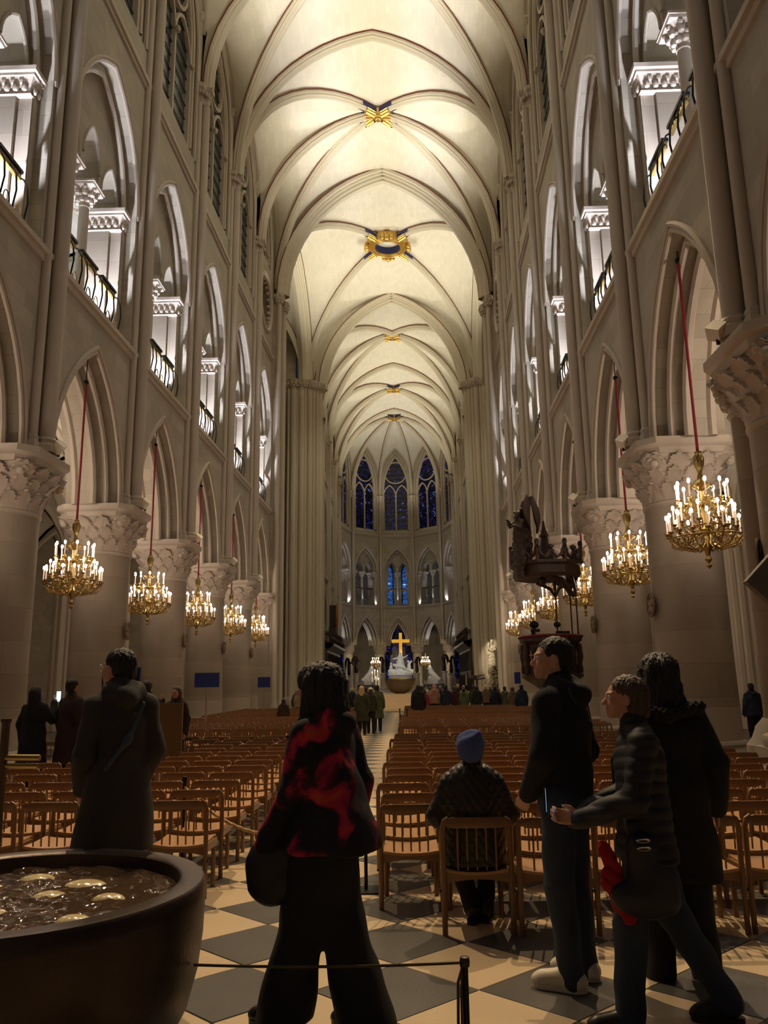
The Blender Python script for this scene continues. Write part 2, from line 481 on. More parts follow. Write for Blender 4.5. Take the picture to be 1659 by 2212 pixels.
def bay(F, L, par, kind='nave', near=True):
    mid = L / 2; S_ = L / 5.163
    ap = kind == 'apse'
    zcap, zstr, zcl = (5.64, 10.06, 18.26) if ap else (ZCAP, ZSTR, ZCL)
    W = MB(); M = MB()
    # level 1, arcade
    a0 = mid - (.62 if not ap else .52)
    cr = 8.75 if ap else 9.55
    cs = [pointed(mid, a0 - e, zcap, cr - e * 1.15) for e in (0, .2, .42)]
    panel(W, F, 0, 0, L, zcap, zstr, cs[0]); orders(W, F, cs, (0, .28, .5, 1.0))
    back = [pointed(mid, a0 - .2, zcap, cr - .23), cs[0]]
    W.strip([F(t, 1.0, z) for t, z in cs[2]], [F(t, 1.0, z) for t, z in back[0]])
    W.strip([F(t, 1.0, z) for t, z in back[0]], [F(t, 1.3, z) for t, z in back[0]])
    panel(W, F, 1.3, 0, L, zcap, zstr, back[0])
    hood = pointed(mid, a0 + .1, zcap, cr + .12)
    roll(M, F, hood, -.02, .06); roll(M, F, cs[0], .0, .05); roll(M, F, cs[1], .28, .075); roll(M, F, cs[2], .52, .085); roll(M, F, cs[2], .98, .085)
    M.build('arch_moulding', MOLD, par, True)
    # string course
    s = MB()
    for e, za, zb in ((.06, zstr - .26, zstr - .12), (.14, zstr - .12, zstr)):
        s.box((.0, -e, za), (L, .3, zb), F=F)
    s.build('string_course', MOLD, par, True)
    # level 2, tribune
    zsp = zcap + 8.37 if not ap else 13.93
    trc = 17.6 if not ap else 16.6
    h0 = mid - (.52 if not ap else .5)
    e0 = pointed(mid, h0, zsp, trc, 11, zstr)
    e1 = pointed(mid, h0 - .2, zsp, trc - .24, 11, zstr)
    panel(W, F, 0, 0, L, zstr, zcl, e0); orders(W, F, [e0, e1], (0, .3, .62))
    M = MB(); roll(M, F, pointed(mid, h0 + .08, zsp - .1, trc + .1), -.01, .06); roll(M, F, e0[1:-1], .0, .06); roll(M, F, e1[1:-1], .3, .07)
    M.build('arch_moulding', MOLD, par, True)
    T = MB()
    hw = h0 - .2
    if kind == 'nave' and hw > 1.5:
        cols = [-.62, .62]; subs = [(-(.62 + hw) / 2, (hw - .62) / 2 - .06, zsp, 15.45), (0, .52, zsp + .25, 15.85), ((.62 + hw) / 2, (hw - .62) / 2 - .06, zsp, 15.45)]
    else:
        cols = [0]; subs = [(-hw / 2, hw / 2 - .1, zsp, zsp + 1.25), (hw / 2, hw / 2 - .1, zsp, zsp + 1.25)]
    cv = []
    top = pointed(mid, hw, zsp, trc - .24, 11)
    def ztop(t):
        for (ta, za), (tb, zb) in zip(top[:-1], top[1:]):
            if ta - 1e-6 <= t <= tb + 1e-6: return za + (zb - za) * ((t - ta) / max(1e-6, tb - ta))
        return zsp
    seq = [(mid - hw, zsp)]
    for c, hf, zs, zc in subs:
        p = pointed(mid + c, hf, zs, zc, 8)
        seq += [(p[0][0], zsp)] + p + [(p[-1][0], zsp)]
        T.strip([F(t, .46, z) for t, z in [(p[0][0], zsp)] + p + [(p[-1][0], zsp)]], [F(t, 1.22, z) for t, z in [(p[0][0], zsp)] + p + [(p[-1][0], zsp)]])
        roll(M, F, p, .46, .05)
        T.tube([F(t, .46, z) for t, z in p], .045, 6, cap=False)
    seq.append((mid + hw, zsp))
    for d in (.46, 1.22):
        T.strip([F(t, d, z) for t, z in seq], [F(t, d, max(z, ztop(t))) for t, z in seq])
    T.build('tympanum', STONE, par, True)
    zc0 = zstr + .05
    for c in cols:
        q = F(mid + c, .84, zc0)
        sc = (zsp - zc0) / 3.72
        for nm, me in (('colonnette', TRIBCOL_ME), ('capital', TRIBCAP_ME)):
            o = link(nm, me, par, wp(*q)); o.scale = (1, 1, sc) if nm == 'colonnette' else (1, 1, sc)
    for s in (-1, 1):                                    # jamb piers with their capitals
        J = MB(); ta, tb = sorted((mid + s * (h0 - .235), mid + s * (h0 + .3)))
        J.box((ta, .31, zstr), (tb, .62, zsp), F=F)
        ta, tb = sorted((mid + s * (h0 - .32), mid + s * (h0 + .3)))
        J.box((ta, .62, zstr), (tb, 1.3, zsp), F=F)
        J.build('pier', STONE2, par, True)
        ta, tb = sorted((mid + s * (h0 - .3), mid + s * (h0 + .2)))
        capital_block(F, ta, tb, .34, 1.28, zsp - .6, zsp).build('capital', CARVE, par, True)
    # behind the gallery wall
    panel(W, F, 1.3, 0, L, zstr, zcl, pointed(mid, h0 - .2, zsp, trc - .24, 11, zstr))
    # clerestory string
    s = MB(); s.box((0, -.12, zcl - .16), (L, .2, zcl), F=F); s.box((0, -.06, zcl - .3), (L, .2, zcl - .16), F=F)
    s.build('string_course', MOLD, par, True)
    # level 3
    half = {'nave': 1.78, 'rose': 1.2, 'apse': 1.44}[kind if kind in ('nave', 'rose', 'apse') else 'nave']
    if kind == 'choir': half = 1.7
    sill, spr, crn = (18.86, 23.6, 27.7) if ap else (20.4, 24.6, 27.6)
    if kind == 'rose': sill = 24.2
    cW = pointed(mid, half + .32, spr, crn + .45, 11, sill - .35)
    cW2 = pointed(mid, half + .1, spr, crn + .12, 11, sill)
    if kind == 'rose':                                   # great oculus below a short window
        zc_, rr = 21.4, 1.5
        tt = [mid + rr * cos(PI - PI * i / 12) for i in range(13)]
        up = [zc_ + rr * sin(PI * i / 12) for i in range(13)]; dn = [zc_ - rr * sin(PI * i / 12) for i in range(13)]
        W.quad(F(0, 0, zcl), F(mid - rr, 0, zcl), F(mid - rr, 0, sill - .35), F(0, 0, sill - .35))
        W.quad(F(mid + rr, 0, zcl), F(L, 0, zcl), F(L, 0, sill - .35), F(mid + rr, 0, sill - .35))
        W.strip([F(t, 0, z) for t, z in zip(tt, up)], [F(t, 0, sill - .35) for t in tt])
        W.strip([F(t, 0, z) for t, z in zip(tt, dn)], [F(t, 0, zcl) for t in tt])
        circ = [(mid + rr * cos(2 * PI * i / 24), zc_ + rr * sin(2 * PI * i / 24)) for i in range(24)]
        W.strip([F(t, 0, z) for t, z in circ], [F(t, .6, z) for t, z in circ], close=True)
        W.add([F(t, .6, z) for t, z in circ], [tuple(range(24))])
        R_ = MB(); R_.tube([F(t, -.02, z) for t, z in circ], .11, 8, closed=True)
        for i in range(24): R_.ball(F(mid + (rr - .16) * cos(2 * PI * i / 24), .1, zc_ + (rr - .16) * sin(2 * PI * i / 24)), .1, 6, 4)
        for i in range(6):
            a = PI / 3 * i
            R_.tube([F(mid, .42, zc_), F(mid + rr * cos(a), .42, zc_ + rr * sin(a))], .07, 6)
            R_.tube([F(mid + .75 * cos(a + .52) + .4 * cos(2 * PI * j / 12), .42, zc_ + .75 * sin(a + .52) + .4 * sin(2 * PI * j / 12)) for j in range(12)], .05, 5, closed=True)
        R_.build('rose_tracery', CARVE, par, True)
        panel(W, F, 0, 0, L, sill - .35, 29.8, cW)
    else:
        panel(W, F, 0, 0, L, zcl, 29.8, cW)
        if near:
            sl = MB(); sl.quad(F(mid - half - .32, 0, sill - .36), F(mid + half + .32, 0, sill - .36), F(mid + half + .1, .3, sill), F(mid - half - .1, .3, sill)); W.add(sl.v, sl.f)
    W.quad(F(mid - half - .32, 0, sill - .35), F(mid + half + .32, 0, sill - .35), F(mid + half + .1, .3, sill), F(mid - half - .1, .3, sill))
    orders(W, F, [cW, cW2], (0, .12, .32))
    M = MB(); roll(M, F, cW, .02, .07); roll(M, F, cW2, .13, .07)
    M.build('arch_moulding', MOLD, par, True)
    if ap: window(F, L, mid, half, sill, spr, crn, 24.1, 25.7, 1.28, G_APSE)
    elif kind == 'rose': window(F, L, mid, half, sill, 25.6, crn, 25.6, 26.5, .5, G_NAVE)
    else: window(F, L, mid, half, sill, spr, crn, 24.9, 26.1, 1.15 if kind == 'nave' else 1.1, G_NAVE)
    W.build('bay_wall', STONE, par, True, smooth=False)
def shafts(F, par, z0, zcap, top=26.05, big=.17):
    for dt, d, r, zt in ((0, -.2, big, zcap), (-.3, -.05, .105, zcap), (.3, -.05, .105, zcap)):
        m = MB(); x, y, _ = F(dt, d, 0)
        m.lathe([(r, z0 + .25), (r, zt)], (x, y, 0), 10, cap=False)
        m.lathe([(r * 1.5, z0), (r * 1.5, z0 + .14), (r * 1.15, z0 + .2), (r * 1.3, z0 + .26), (r, z0 + .32)], (x, y, 0), 8)
        m.build('shaft', MOLD, par, True)
    m = MB()
    pts = [(-.52, .05), (-.42, -.22), (-.2, -.26), (-.15, -.46), (.15, -.46), (.2, -.26), (.42, -.22), (.52, .05)]
    rows = []
    for f, e in ((0, .66), (.08, .72), (.12, .66), (.5, .75), (.75, .95), (.78, 1.02), (1, 1.04)):
        rows.append([F(a * e, b * e if b < 0 else b, zcap - .0 + f * .75) for a, b in pts])
    m.grid(rows, cv=True); m.add(rows[-1], [tuple(range(8))]); m.add(rows[0], [tuple(range(8))[::-1]])
    for i in range(9):
        a = PI * (i + .5) / 9
        m.ball(F(.40 * cos(a), -.34 * sin(a), zcap + .42), (.07, .07, .12), 6, 4)
    m.build('capital', CARVE, par, True)
    for s in (-1, 1):                                    # formeret shaft with its own little capital
        m = MB(); x, y, _ = F(s * .42, .0, 0)
        m.lathe([(.08, zcap + .7), (.08, top), (.1, top), (.14, top + .22), (.17, top + .25), (.17, top + .36)], (x, y, 0), 8)
        m.build('shaft', MOLD, par, True)
FL = lambda y0: (lambda t, d, z: (-(6.2 + d), y0 + t, z))
FR = lambda y0: (lambda t, d, z: (6.2 + d, y0 + t, z))
SIDES = {'left': (-1, FL), 'right': (1, FR)}
for sd, (s, FF) in SIDES.items():
    root = tag(link('wall_' + sd, None), kind='structure')
    for k in range(-2, 5):
        bay(FF(YK(k)), B, root, 'rose' if k == 4 else 'nave')
        shafts(FF(YK(k)), root, ZCAP + .1, ZV - .75)
    root2 = tag(link('wall_choir_' + sd, None), kind='structure')
    LB = (YA - YE - .6) / 4
    for k in range(4):
        bay(FF(YE + .6 + LB * k), LB, root2, 'choir', False)
        if k: shafts(FF(YE + .6 + LB * k), root2, .9 if k % 2 == 0 else .9, ZV - .75)
# apse
AV = [(6.2 * sin(math.radians(-90 + 36 * i)), YA + 7.9 * cos(math.radians(-90 + 36 * i))) for i in range(6)]
root3 = tag(link('wall_apse', None), kind='structure')
APF = []
for i in range(5):
    a, b_ = Vector(AV[i]), Vector(AV[i + 1]); dv = (b_ - a); Ls = dv.length; dv.normalize(); nr = Vector((-dv.y, dv.x))
    def F(t, d, z, a=a, dv=dv, nr=nr): p = a + dv * t + nr * d; return (p.x, p.y, z)
    APF.append((F, Ls)); bay(F, Ls, root3, 'apse')
for i in range(6):
    ang = math.radians(-90 + 36 * i); nr = Vector((sin(ang), cos(ang))); tn = Vector((cos(ang), -sin(ang))); a = Vector(AV[i])
    def F(t, d, z, a=a, tn=tn, nr=nr): p = a + tn * t + nr * d; return (p.x, p.y, z)
    shafts(F, root3, 5.7, 22.1, 25.2, .15)

# ------------------------------------------------------------------ vaults
ceil = tag(link('ceiling', None), kind='structure')
RIBP = [(-.20, -.02), (-.20, .16), (-.145, .19), (-.15, .27), (-.09, .30), (-.07, .37), (.0, .41), (.07, .37), (.09, .30), (.15, .27), (.145, .19), (.20, .16), (.20, -.02)]
BIGP = [(a * 2.1, b * 1.15) for a, b in [(-.26, -.02), (-.26, .2), (-.2, .22), (-.2, .3), (-.13, .3), (-.13, .42), (-.07, .45), (-.07, .55), (.07, .55), (.07, .45), (.13, .42), (.13, .3), (.2, .3), (.2, .22), (.26, .2), (.26, -.02)]]
def arc(p0, p1, zs, crown, n=14, stilt=None):
    """half arch from the springing p0 to its crown over p1 as a list of points at even height steps of a sine"""
    a = (Vector(p1) - Vector(p0)).length; z1 = stilt or zs; r = crown - z1
    R = (a * a + r * r) / (2 * a); out = []
    for i in range(n):
        z = zs + (crown - zs) * sin(PI / 2 * i / (n - 1))
        q = 0 if z <= z1 else R - math.sqrt(max(0, R * R - (z - z1) ** 2))
        if r < a and z > z1: q = a * (1 - math.sqrt(max(0, 1 - ((z - z1) / r) ** 2)))
        v = Vector(p0) + (Vector(p1) - Vector(p0)) * min(1, q / a)
        out.append((v.x, v.y, z))
    return out
def rib(path, prof=RIBP, red=True, mat=None, par=None):
    side = Vector((path[-1][1] - path[0][1], -(path[-1][0] - path[0][0]), 0))
    # inward must point down and inwards at the crown
    t = Vector(path[-1]) - Vector(path[-2])
    if side.normalized().cross(t).z > 0: side = -side
    m = MB(); m.sweep(path, side, prof)
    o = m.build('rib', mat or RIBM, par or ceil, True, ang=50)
    if red:
        wd = prof[0][0]
        m = MB()
        for s in (-1, 1):
            m.sweep(path, side, [(s * abs(wd), -.0), (s * (abs(wd) + .02), -.0), (s * (abs(wd) + .02), .05), (s * abs(wd), .05)])
        m.build('painted_line', REDLINE, o, True)
    return o
def web(A, Bc, nv=7):
    m = MB()
    rows = [[tuple(Vector(a).lerp(Vector(b), j / (nv - 1))) for j in range(nv)] for a, b in zip(A, Bc)]
    m.grid(rows)
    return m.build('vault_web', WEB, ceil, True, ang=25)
CR, BS = 30.95, 31.05
def sexp(y0, y1, w=6.12, mid=True, zs=ZV, cr=CR, bs=BS, fz=28.7, stilt=26.3, boss=True):
    ym = (y0 + y1) / 2
    T0 = {s: arc((s * w, y0), (0, y0), zs, cr) for s in (-1, 1)}; T1 = {s: arc((s * w, y1), (0, y1), zs, cr) for s in (-1, 1)}
    for s in (-1, 1):
        D0 = arc((s * w, y0), (0, ym), zs, bs); D1 = arc((s * w, y1), (0, ym), zs, bs)
        web(T0[s], D0); web(T1[s], D1)
        rib([(x, y, z - .02) for x, y, z in D0]); rib([(x, y, z - .02) for x, y, z in D1])
        if mid:
            Mi = arc((s * w, ym), (0, ym), zs, bs); rib([(x, y, z - .02) for x, y, z in Mi])
            for ya, yb, D in ((y0, ym, D0), (y1, ym, D1)):
                yc = (ya + yb) / 2
                f0 = arc((s * 6.22, ya), (s * 6.22, yc), zs, fz, stilt=stilt); f1 = arc((s * 6.22, yb), (s * 6.22, yc), zs, fz, stilt=stilt)
                web(D, f0); web(Mi, f1)
                for f_ in (f0, f1):
                    j = next(i for i, q in enumerate(f_) if q[2] > stilt - .1)
                    m = MB(); m.tube([(x - s * .03, y, z - .03) for x, y, z in f_[max(0, j - 1):]], .085, 6); m.build('wall_rib', MOLD, ceil, True)
    return T0, T1
for k0 in (-1, 1, 3):
    T0, T1 = sexp(YK(k0), YK(k0 + 2))
    for s in (-1, 1):
        rib([(x, y, z - .01) for x, y, z in T0[s]])
for s in (-1, 1):
    rib([(x, y, z + .12) for x, y, z in arc((s * 6.0, YW), (0, YW), ZV - .5, CR)], BIGP)
    rib([(x, y, z + .12) for x, y, z in arc((s * 5.6, YE), (0, YE), ZV - .2, CR)], BIGP)
# crossing: quadripartite, opens into the transept arms
XW = 6.6
yc_ = (YW + YE) / 2
for s in (-1, 1):
    for yy_ in (YW, YE): web(arc((s * XW, yy_), (0, yy_), ZV, CR + .02), arc((s * 5.6, yy_), (0, yy_), ZV, CR - .2))
    N0 = arc((s * XW, YW), (s * XW, yc_), ZV, CR); N1 = arc((s * XW, YE), (s * XW, yc_), ZV, CR)
    rib(N0, BIGP); rib(N1, BIGP)
    for y_, N in ((YW, N0), (YE, N1)):
        D = arc((s * XW, y_), (0, yc_), ZV, BS + .15)
        T = arc((s * XW, y_), (0, y_), ZV, CR)
        web(T, D); web(N, D)
        rib([(x, y, z - .02) for x, y, z in [p for p in D if math.hypot(p[0], p[1] - yc_) > 1.2]])
        # transept arm vault
        XT = s * 18
        D2 = arc((s * XW, y_), (s * 12.3, yc_), ZV, BS); D3 = arc((XT, y_), (s * 12.3, yc_), ZV, BS)
        f0 = arc((s * XW, y_), (s * 12.3, y_), ZV, 28.9, stilt=25); f1 = arc((XT, y_), (s * 12.3, y_), ZV, 28.9, stilt=25)
        web(N, D2); web(f0, D2); web(f1, D3); rib(D2); rib(D3)
        web(arc((XT, y_), (XT, yc_), ZV, CR), D3)
for k in range(2):
    ya, yb = (YE + .6 + 2 * k * LB) if k else YE, YE + .6 + (2 * k + 2) * LB
    T0, T1 = sexp(ya, yb)
    for s in (-1, 1): rib(T1[s])
# apse vault
ab = (0, YA + 1.9)
AR = [arc(v, ab, 22.9, 30.8) for v in AV]
for A in AR: rib(A, [(a * .7, b) for a, b in RIBP])
for i in range(5):
    m_ = ((AV[i][0] + AV[i + 1][0]) / 2, (AV[i][1] + AV[i + 1][1]) / 2)
    f0 = arc(AV[i], m_, 22.9, 28.6, stilt=24.6); f1 = arc(AV[i + 1], m_, 22.9, 28.6, stilt=24.6)
    web(AR[i], f0); web(AR[i + 1], f1)
    for f_ in (f0, f1):
        mm = MB(); mm.tube([(x * .99, y - .06, z - .03) for x, y, z in f_], .08, 6); mm.build('wall_rib', MOLD, ceil, True)
for s, A in ((-1, AR[0]), (1, AR[5])): web(arc((s * 6.12, YA), (0, YA), ZV, CR), A)
# bosses
def boss(y, z, n=6, r=.34, bay_=5.163):
    o = MB(); o.lathe([(.1, 0), (.16, .02), (.2, .1), (r * .8, .12), (r, .22), (r, .55)], (0, y, z - .62), 14)
    b = o.build('boss', GOLD, ceil, True)
    for a in [0, PI] + [math.atan2(sy * bay_, sx * 6.1) for sx in (-1, 1) for sy in (-1, 1)]:
        if n == 8 and a in (0, PI): continue
        p = [(r * .8 * cos(a), y + r * .8 * sin(a), z - .17), (.80 * cos(a), y + .80 * sin(a), z - .19)]
        S = Vector((-sin(a), cos(a), 0))
        m = MB()
        m.box((0, 0, 0), (0, 0, 0)) if 0 else None
        rows = [[tuple(Vector(q) + S * (aa * 1.06) - Vector((0, 0, bb * 1.04))) for aa, bb in RIBP] for q in p]
        m.grid(rows, cv=True); m.add(rows[1], [tuple(range(len(RIBP)))])
        m.build('gilt_rib_end', GOLD, b, True)
        m = MB()
        for s in (-1, 1):
            rows = [[tuple(Vector(q) + S * (s * aa) - Vector((0, 0, bb))) for aa, bb in ((.205, -.04), (.222, -.04), (.222, .19), (.205, .19))] for q in ((p[0]), (1.12 * cos(a), y + 1.12 * sin(a), z - .17))]
            m.grid(rows, cv=True)
        m.build('blue_band', BLUE, b, True)
    return b
for k in (0, 2, 4): boss(YK(k), BS)
for k in range(2): boss(YE + .6 + (2 * k + 1) * LB, BS, bay_=LB)
boss(ab[1], 30.8)
# crossing oculus
oc = MB(); yo = yc_
for r0, r1, z0, z1 in ((1.28, 1.08, -.62, -.5), (1.08, .98, -.5, -.58), (.98, .86, -.62, -.5)):
    pass
oc.lathe([(.84, 1.2), (.84, -.42), (.90, -.50), (.96, -.42), (1.02, -.42), (1.08, -.52), (1.15, -.42), (1.22, -.5), (1.32, -.38), (1.36, -.1), (1.36, .3)], (0, yo, BS), 36, cap=False)
ring = oc.build('oculus_ring', GOLD, ceil, True)
m = MB(); m.lathe([(.835, -.40), (.835, .8)], (0, yo, BS), 32, cap=False); m.build('blue_lining', BLUE, ring, True)
m = MB(); m.lathe([(.0, .55), (.83, .55)], (0, yo, BS), 24, cap=False); m.build('painted_lid', STARBLUE, ring, True)
m = MB()
for i in range(16):
    a = 2 * PI * i / 16; rr = .4 + .25 * (i % 2)
    m.lathe([(.0, .53), (.03, .535)], (rr * cos(a), yo + rr * sin(a), BS), 5, cap=False)
m.lathe([(.0, .50), (.14, .52)], (0, yo + .1, BS), 7, cap=False)
m.build('painted_star', LAMPW, ring, True)
for i, a in enumerate((0, PI / 2, PI, -PI / 2)):
    m = MB(); c = (1.42 * cos(a), yo + 1.42 * sin(a), BS - .42)
    m.ball((c[0], c[1], c[2]), (.2, .2, .26), 8, 6); m.ball((c[0], c[1], c[2] + .24), (.12, .12, .13), 8, 6)
    S = Vector((-sin(a), cos(a), 0))
    for s in (-1, 1): m.ball(tuple(Vector(c) + S * s * .3 + Vector((0, 0, .05))), (.16, .16, .24), 8, 6)
    m.build('angel_boss', GOLD, ring, True)
for sx in (-1, 1):
    for sy in (-1, 1):
        a = math.atan2(sy * 7.8, sx * 6.6); S = Vector((-sin(a), cos(a), 0)); m = MB()
        rows = [[tuple(Vector((q * cos(a), yo + q * sin(a), BS - .12)) + S * aa * 1.05 - Vector((0, 0, bb * 1.03))) for aa, bb in RIBP] for q in (1.25, 2.0)]
        m.grid(rows, cv=True); m.build('gilt_rib_end', GOLD, ring, True)
        m = MB()
        for s in (-1, 1):
            rows = [[tuple(Vector((q * cos(a), yo + q * sin(a), BS - .12)) + S * s * aa - Vector((0, 0, bb))) for aa, bb in ((.21, -.04), (.23, -.04), (.23, .2), (.21, .2))] for q in (1.25, 2.4)]
            m.grid(rows, cv=True)
        m.build('blue_band', BLUE, ring, True)

# ------------------------------------------------------------------ aisles and tribune behind the arcades
def quad_vault(F, L, d0, d1, zs, zc, par, nm, mat=WEB, n=8):
    c = lambda t, d: Vector(F(t, d, 0)[:2])
    m_ = c(L / 2, (d0 + d1) / 2)
    for (ta, da), (tb, db) in (((0, d0), (L, d0)), ((L, d0), (L, d1)), ((L, d1), (0, d1)), ((0, d1), (0, d0))):
        pa, pb = c(ta, da), c(tb, db); pm = (pa + pb) / 2
        fa, fb = arc(pa, pm, zs, zc, n), arc(pb, pm, zs, zc, n)
        Da, Db = arc(pa, m_, zs, zc + .1, n), arc(pb, m_, zs, zc + .1, n)
        for A, D in ((fa, Da), (fb, Db)):
            mm = MB(); mm.grid([[tuple(Vector(p).lerp(Vector(q), j / 3)) for j in range(4)] for p, q in zip(A, D)])
            mm.build(nm, mat, par, True)
        mm = MB(); mm.tube([(x, y, z - .05) for x, y, z in Da], .11, 6); mm.build('rib', RIBM, par, True)
        mm = MB(); mm.tube([(x, y, z - .04) for x, y, z in fa + fb[::-1]], .14, 6); mm.build('transverse_rib', RIBM, par, True)
for sd, (s, FF) in SIDES.items():
    root = tag(link('ceiling_aisle_' + sd, None), kind='structure')
    rw = tag(link('wall_aisle_' + sd, None), kind='structure')
    fl = tag(link('floor_tribune_' + sd, None), kind='structure')
    for k in range(-2, 5):
        F = FF(YK(k))
        quad_vault(F, B, 1.25, 5.9, ZCAP, 9.5, root, 'vault_web')
        quad_vault(F, B, 6.1, 10.6, ZCAP, 9.5, root, 'vault_web')
        quad_vault(F, B, 1.3, 6.0, 14.2, 17.0, root, 'vault_web')
        m = MB(); m.box((0, 1.0, 10.3), (B, 11.2, 10.48), F=F); m.build('gallery_floor', STONE, fl, True)
        # back wall of the gallery, with a dark window
        m = MB(); cv = pointed(B / 2, 1.1, 13.6, 15.3, 8, 12.2)
        panel(m, F, 6.0, 0, B, 10.3, 18, cv); m.build('gallery_wall', WEB, rw, True, smooth=False)
        m = MB(); n = len(cv); m.strip([F(t, 6.12, z) for t, z in cv[:n // 2 + 1]], [F(t, 6.12, z) for t, z in cv[::-1][:n // 2 + 1]]); m.build('glass', G_DARK, rw, True)
        # aisle outer wall
        m = MB(); m.box((0, 10.8, 0), (B, 11.1, 10.3), F=F); m.build('chapel_wall', STONE, rw, True)
        # clustered pier between the double aisles
        for i in range(10):
            a = 2 * PI * i / 10; x, y, _ = F(0 + .42 * cos(a), 6.0 + .42 * sin(a), 0)
            m = MB(); m.lathe([(.2, 0), (.2, .5), (.15, .62), (.14, 5.6), (.2, 5.95), (.26, 6.0), (.26, 6.15)], (x, y, 0), 8); m.build('pier_shaft', MOLD, rw, True)
        x, y, _ = F(0, 6.0, 0); m = MB(); m.lathe([(.42, 0), (.42, 6.1)], (x, y, 0), 12); m.build('pier_core', STONE2, rw, True)
# ambulatory behind the apse
amb = tag(link('wall_ambulatory', None), kind='structure')
for F, Ls in APF:
    m = MB(); cv = pointed(Ls / 2, Ls * .42, 5.2, 7.9, 9, 1.9)
    m.strip([F(t, 6.2, z) for t, z in cv], [F(t, 6.2, 10.3) for t, z in cv]); m.quad(F(-2.6, 6.2, 0), F(cv[0][0], 6.2, 0), F(cv[0][0], 6.2, 10.3), F(-2.6, 6.2, 10.3))
    m.quad(F(cv[-1][0], 6.2, 0), F(Ls + 2.6, 6.2, 0), F(Ls + 2.6, 6.2, 10.3), F(cv[-1][0], 6.2, 10.3)); m.quad(F(cv[0][0], 6.2, 0), F(cv[-1][0], 6.2, 0), F(cv[-1][0], 6.2, 1.9), F(cv[0][0], 6.2, 1.9))
    m.box((-2, 1.3, 9.2), (Ls + 2, 6.4, 9.4), F=F)
    m.build('chapel_wall', STONE, amb, True, smooth=False)
    m = MB(); n = len(cv); m.strip([F(t, 6.25, z) for t, z in cv[:n // 2 + 1]], [F(t, 6.25, z) for t, z in cv[::-1][:n // 2 + 1]]); m.build('chapel_glass', G_DARK, amb, True)
    m = MB()
    for q in (.33, .5, .67): m.tube([F(Ls * q, 6.1, 1.9), F(Ls * q, 6.1, 6.6)], .05, 5)
    m.tube([F(Ls / 2 + .5 * cos(a), 6.1, 6.6 + .5 * sin(a)) for a in [2 * PI * i / 12 for i in range(12)]], .05, 5, closed=True)
    m.build('chapel_tracery', MOLD, amb, True)
    # gallery behind the apse: bright blue windows
    m = MB(); m.box((-2, 1.3, 9.85), (Ls + 2, 5.2, 10.02), F=F)
    m.quad(F(-1.8, 4.6, 10), F(Ls + 1.8, 4.6, 10), F(Ls + 1.8, 4.6, 17), F(-1.8, 4.6, 17)); m.box((-2, 1.3, 16.6), (Ls + 2, 5, 16.8), F=F)
    m.build('gallery_wall', STONE, amb, True)
    for q in (.2, .8):
        m = MB(); cv = pointed(Ls * q, .62, 14.2, 15.7, 7, 10.7); n = len(cv)
        m.strip([F(t, 4.55, z) for t, z in cv[:n // 2 + 1]], [F(t, 4.55, z) for t, z in cv[::-1][:n // 2 + 1]]); g = m.build('gallery_glass', G_BLUE, amb, True)
        m = MB(); m.sweep([F(t, 4.5, z) for t, z in cv], Vector(F(0, 1, 0)) - Vector(F(0, 0, 0)), [(-.06, -.06), (.06, -.06), (.06, .06), (-.06, .06)])
        for z in np.arange(11.2, 15.4, .55): m.box((Ls * q - .6, 4.48, z), (Ls * q + .6, 4.54, z + .05), F=F)
        m.build('glazing_bars', IRON, g, True)
    for c in (.5, .12, .88):
        q = F(Ls * c, .25, 10.25)
        lamp('SPOT', q, 150, COLD, F(Ls * c, .5, 14), .03, 1.3, .5)
    lamp('POINT', F(Ls / 2, 3, 12.5), 14, (.8, .85, 1), None, .2)
    lamp('SPOT', F(Ls * .5, 1.2, 5.9), 60, (.85, .85, 1), F(Ls * .5, .5, 9), .05, 2.6, .4)

# ------------------------------------------------------------------ transept shell and end walls
tr = tag(link('wall_transept', None), kind='structure')
for s in (-1, 1):
    for y_, e in ((YW, -1), (YE, 1)):
        m = MB(); m.box((s * 7.4, y_, 0), (s * 18, y_ + e * .6, 29), F=None); m.build('arm_wall', STONE, tr, True, smooth=False)
    m = MB(); m.box((s * 18, YW - 1, 0), (s * 18.6, YE + 1, 31)); m.build('end_wall', STONE, tr, True, smooth=False)
m = MB(); m.box((-16, -5.6, 0), (18, -5.0, 31)); o = m.build('wall_west', STONE); tag(o, kind='structure')

